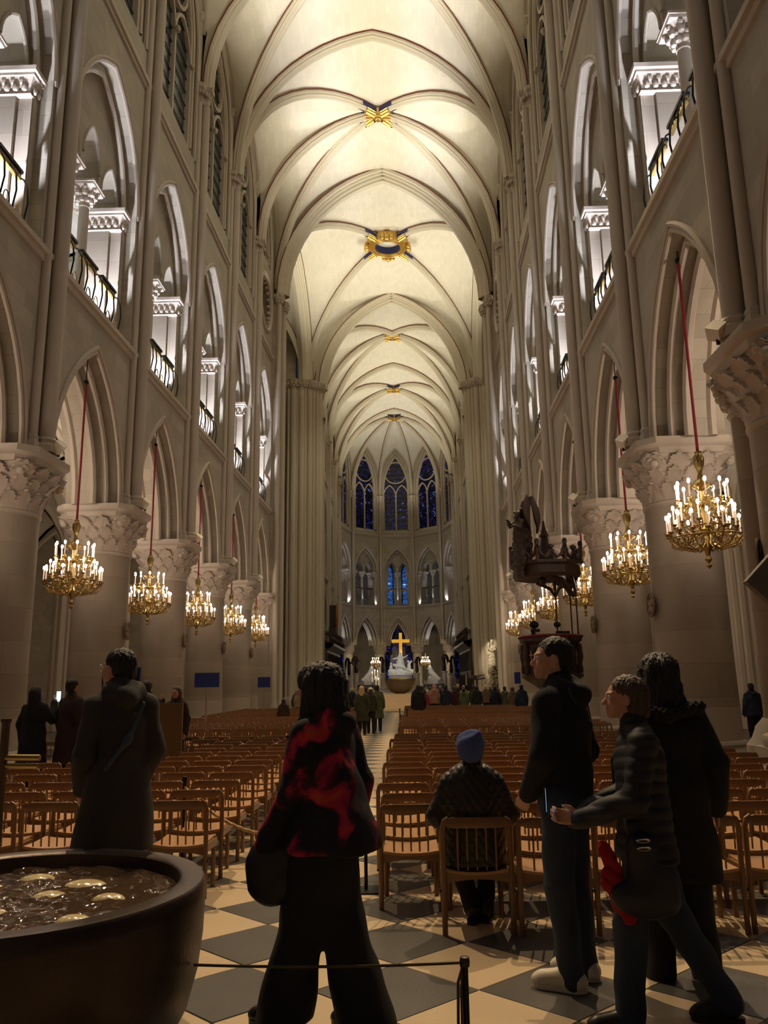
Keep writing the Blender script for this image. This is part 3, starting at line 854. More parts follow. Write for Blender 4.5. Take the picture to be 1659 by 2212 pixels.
def pier_bundle(name, label, x, y, spec, z0, zc, core):
    """a compound pier: a stepped core with a shaft standing in each angle"""
    t = tag(link(name, None, None, wp(x, y, 0)), kind='structure')
    s = 1 if x > 0 else -1
    m = MB()
    for a in core: m.box((min(s * a[0], s * a[1]), a[2], z0), (max(s * a[0], s * a[1]), a[3], zc + .5))
    m.build('core', STONE2, t, smooth=False)
    for dx, dy, r in spec:
        m = MB(); m.lathe([(r * 1.6, z0), (r * 1.6, z0 + .5), (r * 1.3, z0 + .62), (r, z0 + .8), (r, zc)], (s * dx, dy, 0), 12); m.build('shaft', MOLD, t)
        m = round_capital(r, 0, .7, r * 1.75, False); m.v = [(a + s * dx, b + dy, c + zc) for a, b, c in m.v]; m.build('capital', CARVE, t)
    return t
for s, sd in ((-1, 'left'), (1, 'right')):
    spec = [(-1.05, -.55, .16), (-.85, -.85, .13), (-.55, -.95, .22), (-.25, -1.1, .13), (.02, -1.2, .22), (.32, -1.2, .13), (.6, -1.25, .24), (.95, -1.2, .13), (-1.2, -.2, .26), (-1.1, .25, .15)]
    pier_bundle('wall_pier_east_' + sd, 'tall bundled stone pier on the %s of the choir entrance' % sd, s * 6.75, YE, spec, 0, 23.0, [(-.95, 1.1, -.6, .8), (-.7, 1.1, -1.0, .9)])
    pier_bundle('wall_pier_west_' + sd, 'broad flat-faced stone pier ending the nave arcade on the %s' % sd, s * 6.75, YW, [(-.98, .62, .17), (-.9, -.5, .13)], 0, 22.2, [(-.95, .9, -.55, .7), (-.6, 1, -.7, .9)])

# ------------------------------------------------------------------ nave columns
def great_capital(r, h, ra, seed=0):
    m = MB(); nt_, nz = 176, 34
    rs = np.random.default_rng(seed)
    m.lathe([(r, -.1), (r * 1.045, -.07), (r * 1.045, -.02), (r, 0)], n=32)
    rows = []
    for i in range(nz + 1):
        f = i / nz; row = []
        for j in range(nt_):
            a = 2 * PI * j / nt_
            sq = 1 / max(abs(cos(a)), abs(sin(a))); sq = 1 + (min(sq, 1.28) - 1) * f ** 1.5
            R = (r + (ra * .90 - r) * f ** 2.0) * sq
            d = 0
            for tier, (z0_, z1_, na) in enumerate(((-.05, .42, 16), (.22, .72, 16), (.5, .98, 12))):
                ph = (a * na / (2 * PI) + .5 * (tier % 2)) % 1 - .5
                lob = .5 + .5 * cos(ph * 2 * PI * 3)
                top = z1_ - .10 * (2 * abs(ph)) ** 2 * 2 - .035 * (1 - lob)
                g = (f - z0_) / (top - z0_)
                if 0 <= g <= 1: d = max(d, (.02 + .085 * g ** 4 + .02 * lob * g - .03 * (abs(ph) * 2) ** 4) * (1.25 if tier == 2 else 1))
            d += .008 * sin(a * 41 + f * 23) * sin(f * 37 + a * 17)
            if f < .02 or f > .99: d *= .3
            row.append(((R + d) * cos(a), (R + d) * sin(a), f * h))
        rows.append(row)
    m.grid(rows, cv=True)
    for sx in (-1, 1):
        for sy in (-1, 1):
            for q in range(3):
                m.ball((sx * (ra * .80 + .05 * (q - 1)), sy * (ra * .80 - .07 * (q - 1)), h * (.74 + .07 * q)), (.085, .085, .075), 8, 6)
    return m
def abacus(z0, z1, ra):
    m = MB(); ch = .3
    def oc_(R, z): c = R - ch; return [(R, -c, z), (R, c, z), (c, R, z), (-c, R, z), (-R, c, z), (-R, -c, z), (-c, -R, z), (c, -R, z)]
    h = z1 - z0
    rows = [oc_(ra * .9, z0), oc_(ra * .93, z0 + h * .3), oc_(ra * .93, z0 + h * .38), oc_(ra * .98, z0 + h * .5), oc_(ra, z0 + h * .6), oc_(ra, z1)]
    m.grid(rows, cv=True); m.add(rows[-1], [tuple(range(8))]); m.add(rows[0], [tuple(range(8))[::-1]])
    return m
CB = MB()
def octa(R, z): return [(R * cos(PI / 8 + PI / 4 * j) / cos(PI / 8), R * sin(PI / 8 + PI / 4 * j) / cos(PI / 8), z) for j in range(8)]
CB.grid([octa(1.05, 0), octa(1.05, .45), octa(1.0, .5), octa(.98, .72)], cv=True); CB.add(octa(.98, .72), [tuple(range(8))])
CB.lathe([(.95, .72), (.97, .78), (.95, .86), (.84, .9), (.82, .95), (.86, 1.0), (.84, 1.05), (.72, 1.08)], n=32)
BASE_ME = CB.mesh('base', MOLD)
CB = MB(); CB.grid([octa(.98, 0), octa(.98, .16), octa(.93, .19)], cv=True); CB.add(octa(.93, .19), [tuple(range(8))])
CB.lathe([(.9, .19), (.92, .24), (.9, .29), (.8, .32), (.78, .36), (.81, .40), (.79, .44), (.72, .47), (.72, 1.06)], n=32)
BASELOW_ME = CB.mesh('base', MOLD)
SH = MB(); SH.lathe([(.715, 1.05)] + [(.70, z) for z in (2, 3.2, 4.2)] + [(.70, 5.0)], n=40)
SHAFT_ME = SH.mesh('shaft', STONE2)
CAP_ME = [great_capital(.70, .88, .98, i).mesh('capital', CARVE) for i in range(2)]
ABA_ME = abacus(5.85, 6.16, 1.0).mesh('abacus', MOLD)
ordn = ['nearest', 'second', 'third', 'fourth', 'fifth', 'sixth']
for sd, s in (('left', -1), ('right', 1)):
    for k in range(-1, 6):
        n_ = k + (0 if s < 0 else 1)
        if k == -1 and s < 0: lab = 'round stone column out of sight at the left edge of the nave'
        elif k == 5: lab = 'last round stone column against the %s crossing pier' % sd
        else: lab = '%s thick round stone column with leafy capital on the %s of the chairs' % (ordn[min(n_, 5)], sd)
        t = thing('column', lab, 'column', wp(s * 6.78, YK(k), 0))
        link('base', BASE_ME if (k == -1 and s > 0) else BASELOW_ME, t); link('shaft', SHAFT_ME, t)
        c = link('capital', CAP_ME[(k + (s > 0)) % 2], t); c.location.z = 5.0
        link('abacus', ABA_ME, t)
        if k == -1 and s > 0:
            EX, EY = -.42, .70
            m = MB(); m.lathe([(.25, .9), (.25, 5.35)], (EX, EY, 0), 18); m.build('engaged_shaft', STONE2, t)
            m = round_capital(.26, 0, .8, .44, False); m.v = [(a + EX, b + EY, c + 5.35) for a, b, c in m.v]; m.build('engaged_capital', CARVE, t)
            m = MB(); m.lathe([(.5, 0), (.5, .7), (.42, .8), (.36, .95), (.27, 1.05)], (EX, EY, 0), 16); m.build('engaged_base', MOLD, t)
        t['label'] = lab
# apse columns
for i in range(6):
    x, y = AV[i]; ang = math.radians(-90 + 36 * i)
    t = thing('column', ['far left', 'left', 'left of the gold cross,', 'right of the gold cross,', 'right', 'far right'][i] + ' round column of the apse behind the altar', 'column', wp(x + .65 * sin(ang), y + .65 * cos(ang), 0))
    m = MB(); m.lathe([(.75, 0), (.75, 1.2), (.6, 1.4), (.53, 1.5), (.53, 4.75)], n=20); m.build('shaft', CREAM, t)
    round_capital(.53, 4.75, 5.64, .74, True).build('capital', CARVE, t)
for s, sd in ((-1, 'left'), (1, 'right')):
    for k in range(1, 4):
        t = thing('column', 'round choir column %s %s' % (['', 'first', 'second', 'third'][k], 'behind the %s stalls' % sd), 'column', wp(s * 6.78, YE + .6 + LB * k, 0))
        m = MB(); m.lathe([(.8, 0), (.8, 1.2), (.6, 1.5), (.6, 5.1)], n=20); m.build('shaft', STONE2, t)
        round_capital(.6, 5.1, 6.13, .85, True).build('capital', CARVE, t)

# ------------------------------------------------------------------ tribune railings
def railing(F, L, label, grp, n=3):
    t = thing('railing', label, 'railing', (0, 0, 0), group=grp)
    h0 = L / 2 - .72
    edges = [-h0, -.62, .62, h0] if n == 3 else [-h0, 0, h0]
    for a, b in zip(edges[:-1], edges[1:]):
        a2, b2 = a + .16, b - .16
        m = MB(); m.box((L / 2 + a2, .28, 11.98), (L / 2 + b2, .42, 12.05), F=F); r = m.build('handrail', IRON, t, True)
        m = MB(); m.box((L / 2 + a2 + .02, .31, 11.83), (L / 2 + b2 - .02, .39, 11.975), F=F)
        q = a2 + .05
        while q < b2 - .04:
            m.ball(F(L / 2 + q, .35, 11.9), (.06, .06, .07), 6, 4); q += .12
        m.build('gilt_frieze', BRASS, r, True)
        k = max(2, int((b2 - a2) / .42))
        for i in range(k + 1):
            q = L / 2 + a2 + (b2 - a2) * i / k
            m = MB(); m.tube([F(q, .34, 11.9), F(q, .26, 11.85), F(q, .17, 11.65), F(q, .14, 11.3), F(q, .2, 10.9), F(q, .3, 10.62)], .02, 5)
            m.build('baluster', IRON, t, True)
        for i in range(k):
            q = L / 2 + a2 + (b2 - a2) * (i + .5) / k
            m = MB(); m.tube([F(q + .12 * cos(u), .2, 10.95 + .2 * sin(u)) for u in [2 * PI * j / 10 for j in range(10)]], .014, 4, closed=True)
            m.tube([F(q - .18, .2, 10.75), F(q + .18, .2, 10.75)], .014, 4)
            m.build('scroll', BRASS if i % 2 else IRON, t, True)
    return t
for sd, (s, FF) in SIDES.items():
    for k in range(-1, 5):
        railing(FF(YK(k)), B, 'black and gilt gallery railing, %s bay of the %s gallery' % (ordn[k + 1], sd), 'gallery railings')
for i, (F, Ls) in enumerate(APF[1:4]):
    railing(F, Ls, 'gilt railing in the %s gallery opening of the apse' % ['left', 'middle', 'right'][i], 'apse gallery railings', 2)
# little cream floodlight cubes on the capitals
cube = MB(); cube.box((-.105, -.105, -.105), (.105, .105, .105))
CUBE_ME = cube.mesh('housing', LAMPW, smooth=False)
arm = MB(); arm.tube([(0, 0, -.08), (0, 0, -.2)], .03, 6)
ARM_ME = arm.mesh('bracket', IRON)
for sd, s in (('left', -1), ('right', 1)):
    for k in range(-1, 5):
        p = wp(s * 5.74, YK(k), 6.36)
        t = thing('floodlight', 'cream cube floodlight on the %s column capital of the %s side' % (ordn[k + 1], sd), 'lamp', p, group=None)
        o = link('housing', CUBE_ME, t); o.rotation_euler = (.6, .62, .3 * s + .78)
        link('bracket', ARM_ME, t)
# ------------------------------------------------------------------ floor
m = MB(); m.box((-20, -6, -.12), (20, 58, -.012)); fl = m.build('floor', JOINT, smooth=False); tag(fl, kind='structure')
DX, DY = .885, .80
def tile_mesh(name, mat):
    m = MB(); a, b, g = DX / 2 - .004, DY / 2 - .004, .004
    m.add([(a, 0, -.004), (0, b, -.004), (-a, 0, -.004), (0, -b, -.004), (a - g, 0, 0), (0, b - g, 0), (-a + g, 0, 0), (0, -b + g, 0), (a, 0, -.03), (0, b, -.03), (-a, 0, -.03), (0, -b, -.03)],
          [(4, 5, 6, 7)] + [(i, (i + 1) % 4, 4 + (i + 1) % 4, 4 + i) for i in range(4)] + [(8 + i, 8 + (i + 1) % 4, (i + 1) % 4, i) for i in range(4)])
    return m.mesh(name, mat, smooth=False)
TM = [tile_mesh('tile', WALLTILE), tile_mesh('tile', DARKTILE)]
tiles = []
for j in range(0, 112):
    for i in range(-22, 22):
        par_ = j % 2
        x = 1.46 + DX * (i + .5 * par_); y = 5.05 - 4.8 + DY * (j * .5)
        if abs(x) > 7 + (8 if y > 41 else 0): continue
        if y > 46: continue
        tiles.append((x, y, par_))
def tdist(t):
    vis = abs(t[0] - 1 - (t[1]) * .0) < t[1] * .55 + .6
    return (0 if vis and t[1] > 3.6 else 100) + math.hypot(t[0] - 1.1, t[1])
tiles.sort(key=tdist)
for x, y, p_ in tiles[:300]:
    o = link('tile', TM[p_], fl, (x, y, random.uniform(-.0012, .0012)))
m = MB()
for x, y, p_ in tiles[300:]:
    a, b = DX / 2 - .004, DY / 2 - .004
    m.add([(x + a, y, 0), (x, y + b, 0), (x - a, y, 0), (x, y - b, 0)], [(0, 1, 2, 3)], p_)
o = m.build('far_tiles', [WALLTILE, DARKTILE], fl, smooth=False); o['kind'] = 'stuff'
PALE = newmat('pale_podium_stone', (.74, .56, .34), .35, 0, .05, 20, .06, 1.5)
pod = tag(link('floor_podium', None), kind='structure')
for i in range(6):
    m = MB(); m.box((-5.5 + .0 * i, 46.2 + .5 * i, 0), (6.6, 60 + .02 * i, .15 * (i + 1))); m.build('step', PALE, pod, smooth=False)
m = MB(); m.box((-7.5, 58, 0), (8.5, 98, .9)); o = m.build('floor_choir', newmat('choir_floor', (.25, .2, .15), .4)); tag(o, kind='structure')

# ------------------------------------------------------------------ chairs
def chair_parts():
    P = []
    W_, D_, HB, HS = .222, .40, .725, .40
    for s in (-1, 1):
        m = MB(); m.tube([(s * W_, 0, 0), (s * W_, .0, .42), (s * W_, -.012, HB - .075), (s * (W_ - .012), -.014, HB - .028), (s * (W_ - .04), -.014, HB - .012)], .0185, 10); P.append(('rear_leg', m, OAK))
    for s in (-1, 1):
        m = MB(); m.tube([(s * (W_ - .03), D_ - .02, 0), (s * (W_ - .03), D_ - .03, HS - .01)], .0185, 10); P.append(('front_leg', m, OAK))
    m = MB()
    sec = [(-.0125, -.034), (.0125, -.034), (.0165, -.02), (.0165, .02), (.0105, .032), (-.0105, .032), (-.0165, .02), (-.0165, -.02)]
    rows = []
    for i in range(9):
        x = -(W_ - .008) + 2 * (W_ - .008) * i / 8; e = 0 if 0 < i < 8 else .55
        c = -.014 - .012 * (1 - (x / W_) ** 2)
        rows.append([(x, c + a, HB - .036 + b * (1 - e)) for a, b in sec])
    m.grid(rows, cv=True); m.add(rows[0], [tuple(range(8))]); m.add(rows[-1], [tuple(range(8))[::-1]])
    P.append(('top_rail', m, OAK))
    for i in range(5):
        x = -.125 + .0625 * i
        m = MB(); m.tube([(x, -.018, HB - .06), (x, -.006, .55), (x, .004, HS - .01)], .0068, 6); P.append(('spindle', m, OAK))
    m = MB(); rows = []
    for i in range(7):
        x = -(W_ - .022) + 2 * (W_ - .022) * i / 6
        dip = -.014 * (1 - (x / W_) ** 2) * 1.6
        rows.append([(x, -.005, HS + dip), (x, .2, HS + dip - .006), (x, D_, HS + dip + .004), (x, D_ + .012, HS + dip - .008), (x, D_, HS + dip - .018), (x, .2, HS + dip - .022), (x, -.005, HS + dip - .018)])
    m.grid(rows, cv=True); m.add(rows[0], [tuple(range(7))]); m.add(rows[-1], [tuple(range(7))[::-1]])
    P.append(('seat', m, OAKSEAT))
    for y_ in (.012, D_ - .03):
        m = MB(); rows = []
        for i in range(7):
            x = -(W_ - .02) + 2 * (W_ - .02) * i / 6; d = .045 + .028 * (x / W_) ** 2
            rows.append([(x, y_ - .009, HS - .022), (x, y_ + .009, HS - .022), (x, y_ + .009, HS - .022 - d), (x, y_ - .009, HS - .022 - d)])
        m.grid(rows, cv=True); P.append(('apron', m, OAK))
    for s in (-1, 1):
        m = MB(); m.box((s * W_ - .03 * (s > 0), .0, HS - .075), (s * W_ + .03 * (s < 0), D_ - .03, HS - .02)); P.append(('side_rail', m, OAK))
        m = MB(); m.tube([(s * (W_ + .018), 0, .27), (s * (W_ + .03), 0, .27)], .012, 6); P.append(('linking_clip', m, IRON))
    return P
CP = [(n, m.mesh(n, mt), m, mt) for n, m, mt in chair_parts()]
full = MB()
for n, me, m, mt in CP: full.add(m.v, m.f, {OAK: 0, OAKSEAT: 1, IRON: 2}[mt])
CHAIR_ME = full.mesh('chair', [OAK, OAKSEAT, IRON])
low = MB()
low.box((-.24, -.02, 0), (-.2, .02, .7)); low.box((.2, -.02, 0), (.24, .02, .7)); low.box((-.21, .36, 0), (-.17, .39, .4)); low.box((.17, .36, 0), (.21, .39, .4))
low.box((-.225, -.035, .655), (.225, -.0, .722)); low.box((-.2, -.01, .38), (.2, .41, .4), 1); low.box((-.2, 0, .33), (.2, .02, .38))
for i in range(5): low.box((-.132 + .0625 * i, -.012, .4), (-.118 + .0625 * i, .0, .67))
chairs = []
rowsR = [5.56] + [6.17 + .635 * i for i in range(14)] + [17.0 + .63 * i for i in range(10)] + [24.4 + .63 * i for i in range(12)]
rowsL = [6.54, 7.17, 7.84] + [8.55 + .64 * i for i in range(10)] + [17.0 + .63 * i for i in range(10)] + [24.4 + .63 * i for i in range(11)]
for r, y in enumerate(rowsR):
    x0 = 1.55 if r == 0 else 1.09 + (.03 if r % 3 else -.03) + (.10 if r > 14 else 0) + (.12 if r > 24 else 0)
    for i in range(9 if r < 15 else 9):
        x = x0 + .492 * i
        if x > 5.35 or (r == 0 and x > 4): continue
        chairs.append((x, y, 'right', r, i))
for r, y in enumerate(rowsL):
    for i in range(9):
        x = -.72 - .51 * i + random.uniform(-.01, .01) + (.0 if r % 4 else .03)
        if 10 < y < 13.5 and x < -2.1: continue
        if x < -2.9 - (y - 6) * .35 or x < -4.9: continue
        if math.hypot(x + .73, y - 3.93) < 1.2: continue
        if r == 0 and i == 0: pass
        chairs.append((x, y, 'left', r, i))
chairs = [c for c in chairs if min(math.hypot(c[0] - a, c[1] + .2 - b_) for a, b_ in ((-4.2, 21.5), (-3.95, 28.8), (-1.0, 27), (-2.58, 24.4), (-2.9, 14.1), (-2.2, 29.5), (1.52, 26.9), (4.55, 31.5), (4.93, 31.6), (5.32, 29.8), (5.2, 31.4))) > .42 and math.hypot(c[0] - 5.18, c[1] - 22.6) > .75]
chairs.sort(key=lambda c: c[1] + abs(c[0] - 1) * .2)
ORD = ['first', 'second', 'third', 'fourth', 'fifth', 'sixth', 'seventh', 'eighth', 'ninth', 'tenth', 'eleventh', 'twelfth', 'thirteenth', 'fourteenth', 'fifteenth', 'sixteenth', 'seventeenth', 'eighteenth', 'nineteenth', 'twentieth', 'twenty-first', 'twenty-second', 'twenty-third', 'twenty-fourth', 'twenty-fifth'] + ['further'] * 20
for n, (x, y, side, r, i) in enumerate(chairs[:300]):
    rz = random.uniform(-.025, .025)
    lab = 'oak slat-back chair, %s from the aisle in the %s row of the %s block' % (ORD[i], ORD[r], side)
    if side == 'right' and r == 0 and i == 0: lab = 'oak slat-back chair that the visitor in the blue beanie sits on'
    yy = y + random.uniform(-.02, .02)
    if n < 100:
        t = thing('chair', lab, 'chair', (x, yy, 0), rz, 'oak chairs of the %s block' % side)
        for nm, me, _, _ in CP: link(nm, me, t)
    else:
        t = link('chair', CHAIR_ME, None, (x, yy, 0), rz); tag(t, lab, 'chair', 'oak chairs of the %s block' % side)
m = MB()
for x, y, side, r, i in chairs[300:]:
    m.add([(a + x, b + y, c) for a, b, c in low.v], low.f); m.m[-len(low.f):] = low.m
o = m.build('chairs_in_far_rows', [OAK, OAKSEAT], smooth=False); tag(o, 'distant rows of oak chairs near the altar steps', 'chairs', kind='stuff')

# ------------------------------------------------------------------ chandeliers
def chand_me():
    f = MB()
    f.lathe([(.0, 0), (.025, .02), (.05, .06), (.02, .1), (.06, .16), (.03, .22), (.05, .3), (.09, .36), (.13, .42), (.07, .48), (.05, .6), (.08, .68), (.05, .74), (.045, 1.05), (.09, 1.1), (.045, 1.16), (.04, 1.35), (.16, 1.45), (.11, 1.5), (.06, 1.56), (.035, 1.68), (.05, 1.74), (.085, 1.83), (.095, 1.93), (.07, 2.0), (.05, 2.03), (.06, 2.06), (.0, 2.08)], n=14)
    cups = []
    for ring, (R, z, n) in enumerate(((.62, .62, 16), (.50, .78, 10), (.42, 1.18, 10))):
        for i in range(n):
            a = 2 * PI * (i + .5 * (ring == 1)) / n; c, s = cos(a), sin(a)
            f.tube([(c * .06, s * .06, z - .16), (c * R * .4, s * R * .4, z - .30 + .1 * ring), (c * R * .8, s * R * .8, z - .22), (c * R, s * R, z - .06)], .011, 5)
            f.tube([(c * R * .3, s * R * .3, z - .05), (c * R * .5, s * R * .5, z + .06), (c * R * .62, s * R * .62, z - .02), (c * R * .5, s * R * .5, z - .1)], .012, 5)
            f.lathe([(.012, -.08), (.035, -.05), (.02, -.03), (.052, .0), (.056, .012), (.02, .015)], (c * R, s * R, z), 8)
            cups.append((c * R, s * R, z))
        f.tube([(cos(2 * PI * i / 24) * R * .97, sin(2 * PI * i / 24) * R * .97, z - .09) for i in range(24)], .014, 5, closed=True)
    for i in range(16):
        a = 2 * PI * (i + .5) / 16
        for R_, z_, r_ in ((.5, .45, .075), (.36, .42, .06), (.33, .98, .06)):
            f.tube([((R_ + r_ * cos(u)) * cos(a + .05 * sin(u)), (R_ + r_ * cos(u)) * sin(a + .05 * sin(u)), z_ + r_ * sin(u)) for u in [2 * PI * q / 9 for q in range(9)]], .009, 4, closed=True)
    for i in range(8):
        a = 2 * PI * i / 8
        f.tube([(cos(a) * .04, sin(a) * .04, 1.38), (cos(a) * .16, sin(a) * .16, 1.46), (cos(a) * .2, sin(a) * .2, 1.40), (cos(a) * .17, sin(a) * .17, 1.36)], [.03, .022, .015, .01], 5)
        f.tube([(cos(a) * .6, sin(a) * .6, .5), (cos(a) * .45, sin(a) * .45, .38), (cos(a) * .2, sin(a) * .2, .34), (cos(a) * .05, sin(a) * .05, .42)], .01, 5)
    return f.mesh('frame', BRASS), cups
CH_ME, CUPS = chand_me()
m = MB(); m.lathe([(.0145, .0), (.0145, .26)], n=6); CAN_ME = m.mesh('candle', CANDLE)
m = MB(); m.ball((0, 0, .30), (.028, .028, .046), 8, 6); FLM_ME = m.mesh('bulb', FLAME)
m = MB(); m.tube([(0, 0, 0), (0, 0, 1)], .028, 6); CORD_ME = m.mesh('cord', CORD)
def chandelier(loc, zrope, label, detail=True, sc=1):
    t = thing('chandelier', label, 'chandelier', loc, random.uniform(0, 1))
    t.scale = (sc, sc, sc)
    link('frame', CH_ME, t)
    for c in CUPS:
        o = link('candle', CAN_ME, t, c)
        if detail: link('bulb', FLM_ME, o)
        else: link('bulb', FLM_ME, o)
    if not zrope:
        m = MB(); m.lathe([(.3, (.9 - loc[2]) / sc), (.3, (.95 - loc[2]) / sc), (.06, (1.1 - loc[2]) / sc), (.04, (1.6 - loc[2]) / sc), (.09, (1.7 - loc[2]) / sc), (.04, (1.8 - loc[2]) / sc), (.04, .05)], n=10); m.build('stand', BRASS, t)
    if zrope:
        m = MB(); m.tube([(0, 0, zrope - loc[2]), (0, 0, 9.75 - loc[2])], .012, 5); m.ball((0, 0, zrope - loc[2] + .03), .06, 8, 6); m.build('hook', IRON, t)
        o = link('cord', CORD_ME, t, (0, 0, 2.06)); o.scale = (1, 1, zrope - loc[2] - 2.06)
    for q in (-.46, .46): lamp('POINT', (loc[0] + q, loc[1] - .1, loc[2] + 1.35 * sc), 17, (1, .82, .68), None, .04, warp=False)
    return t
dist = ['nearest', 'second nearest', 'third nearest', 'fourth nearest', 'farthest']
for k in range(-1, 5):
    x, y, _ = wp(-6.4, YK(k) + B / 2, 0)
    lab = 'brass candle chandelier on a red cord, %s on the left side' % dist[k] if k >= 0 else 'chandelier at the very left edge, only a bulb showing'
    chandelier((x, y, 3.33), 8.75, lab)
for k in range(-1, 5):
    x, y, _ = wp(6.4 if k < 0 else 6.4, YK(k) + B / 2 + (.35 if k < 0 else 0), 0)
    n_ = k + 1
    lab = 'brass candle chandelier, %s on the right side' % (['nearest', 'second nearest', 'third nearest', 'fourth nearest', 'fifth nearest', 'farthest'][n_])
    if k == 1: lab = 'brass candle chandelier seen through the pulpit, right side'
    chandelier((x, y, 3.40), 9.1 if k < 0 else 8.75, lab)
chandelier((-1.85, 80, 2.9), 0, 'lit brass candelabrum left of the white marble group', sc=.75)
chandelier((3.1, 80, 2.9), 0, 'lit brass candelabrum right of the white marble group', sc=.75)

# ------------------------------------------------------------------ signed-distance figures
def surface_nets(f, lo, h):
    s = f < 0
    nx, ny, nz = f.shape
    acc = np.zeros((nx - 1, ny - 1, nz - 1, 3), np.float32); cnt = np.zeros((nx - 1, ny - 1, nz - 1), np.float32)
    for ax in range(3):
        o1, o2 = [a for a in range(3) if a != ax]
        for u in (0, 1):
            for v in (0, 1):
                sl0 = [slice(0, -1)] * 3; sl1 = [slice(0, -1)] * 3
                for o_, q in ((o1, u), (o2, v)):
                    sl0[o_] = sl1[o_] = slice(q, f.shape[o_] - 1 + q)
                sl0[ax] = slice(0, f.shape[ax] - 1); sl1[ax] = slice(1, f.shape[ax])
                a, b = f[tuple(sl0)], f[tuple(sl1)]
                cr = (a < 0) != (b < 0)
                t = np.where(cr, a / np.where(cr, a - b, 1), 0)
                acc[..., ax] += t * cr; acc[..., o1] += u * cr; acc[..., o2] += v * cr; cnt += cr
    act = cnt > 0; idx = -np.ones(act.shape, np.int64); idx[act] = np.arange(act.sum())
    cell = np.argwhere(act)
    V = (cell + acc[act] / cnt[act][:, None]) * h + np.array(lo)
    Fs = []
    for ax in range(3):
        o1, o2 = [(1, 2), (2, 0), (0, 1)][ax]
        a = np.take(s, range(0, s.shape[ax] - 1), ax); b = np.take(s, range(1, s.shape[ax]), ax)
        cr = np.argwhere(a != b)
        cr = cr[(cr[:, o1] > 0) & (cr[:, o2] > 0) & (cr[:, o1] < f.shape[o1] - 1) & (cr[:, o2] < f.shape[o2] - 1)]
        if not len(cr): continue
        e1 = np.eye(3, dtype=int)[o1]; e2 = np.eye(3, dtype=int)[o2]
        q = [idx[tuple((cr - d).T)] for d in (0 * e1, e1, e1 + e2, e2)]
        Q = np.stack(q, 1); fl_ = a[tuple(cr.T)]
        Q = np.where(fl_[:, None], Q, Q[:, ::-1]); Fs.append(Q[(Q >= 0).all(1)])
    return V, np.concatenate(Fs)
def sdf_mesh(name, prims, res, mats, disp=None, sc=1.0):
    P3 = []
    for p in prims:
        kd = p[0]
        if kd.endswith('c'): a, b, ra, rb = p[1:5]; A = np.array([a, b]); r = max(ra, rb) * 1.3; P3 += [A.min(0) - r, A.max(0) + r]
        elif kd == 'e': P3 += [np.array(p[1]) - max(p[2]), np.array(p[1]) + max(p[2])]
    lo = np.min(P3, 0) - .04; hi = np.max(P3, 0) + .04
    n = np.ceil((hi - lo) / res).astype(int) + 1
    X = [lo[i] + res * np.arange(n[i]) for i in range(3)]
    f = np.full(n, .3, np.float32)
    for p in prims:
        kd = p[0]; opt = p[-1] if isinstance(p[-1], dict) else {}
        k = opt.get('k', .03); yaw = opt.get('yaw', 0); pv = np.array(opt.get('pv', (0, 0, 0)), float); sy = opt.get('sy', 1)
        if kd.endswith('c'): a, b, ra, rb = p[1:5]; pts = np.array([a, b], float); R = max(ra, rb) * max(1, 1.0)
        else: pts = np.array([p[1]], float); R = max(p[2])
        if yaw:
            c_, s_ = cos(yaw), sin(yaw); M_ = np.array([[c_, -s_, 0], [s_, c_, 0], [0, 0, 1]])
            pw = (pts - pv) @ M_.T + pv
        else: pw = pts
        mg = R + k + 2 * res + .02
        l_ = np.clip(np.floor((pw.min(0) - mg - lo) / res).astype(int), 0, n - 1); h_ = np.clip(np.ceil((pw.max(0) + mg - lo) / res).astype(int) + 1, 1, n)
        if (h_ <= l_).any(): continue
        G = np.stack(np.meshgrid(*[X[i][l_[i]:h_[i]] for i in range(3)], indexing='ij'), -1)
        if yaw: G = (G - pv) @ M_ + pv
        if kd.endswith('c'):
            a_, b_ = np.array(a, float), np.array(b, float)
            S = np.array([1, sy, 1.])
            ba = (b_ - a_); Gp = G - a_
            h = np.clip((Gp @ ba) / max(ba @ ba, 1e-9), 0, 1)
            dv = Gp - h[..., None] * ba
            d = np.sqrt(((dv / S) ** 2).sum(-1)) - (ra + (rb - ra) * h)
            d = d * min(1, sy)
        else:
            r = np.array(p[2], float); q = (G - np.array(p[1])) / r
            d = (np.sqrt((q ** 2).sum(-1)) - 1) * r.min()
        sl = tuple(slice(l_[i], h_[i]) for i in range(3)); cur = f[sl]
        if kd[0] == '-':
            hh = np.clip(.5 - .5 * (cur + d) / k, 0, 1); f[sl] = cur + (-d - cur) * hh + k * hh * (1 - hh)
        else:
            hh = np.clip(.5 + .5 * (cur - d) / k, 0, 1); f[sl] = cur + (d - cur) * hh - k * hh * (1 - hh)
    if disp is not None:
        G = np.stack(np.meshgrid(*X, indexing='ij'), -1); f = f - disp(G).astype(np.float32) * (np.abs(f) < .1)
    V, Q = surface_nets(f, lo, res)
    me = bpy.data.meshes.new(name)
    V = V * sc
    me.vertices.add(len(V)); me.vertices.foreach_set('co', V.astype(np.float32).ravel())
    me.loops.add(len(Q) * 4); me.loops.foreach_set('vertex_index', Q.astype(np.int32).ravel())
    me.polygons.add(len(Q)); me.polygons.foreach_set('loop_start', np.arange(0, len(Q) * 4, 4, dtype=np.int32))
    for mt in (mats if isinstance(mats, (list, tuple)) else [mats]): me.materials.append(mt)
    me.update(calc_edges=True)
    me.polygons.foreach_set('use_smooth', [True] * len(Q))
    me.validate()
    return me
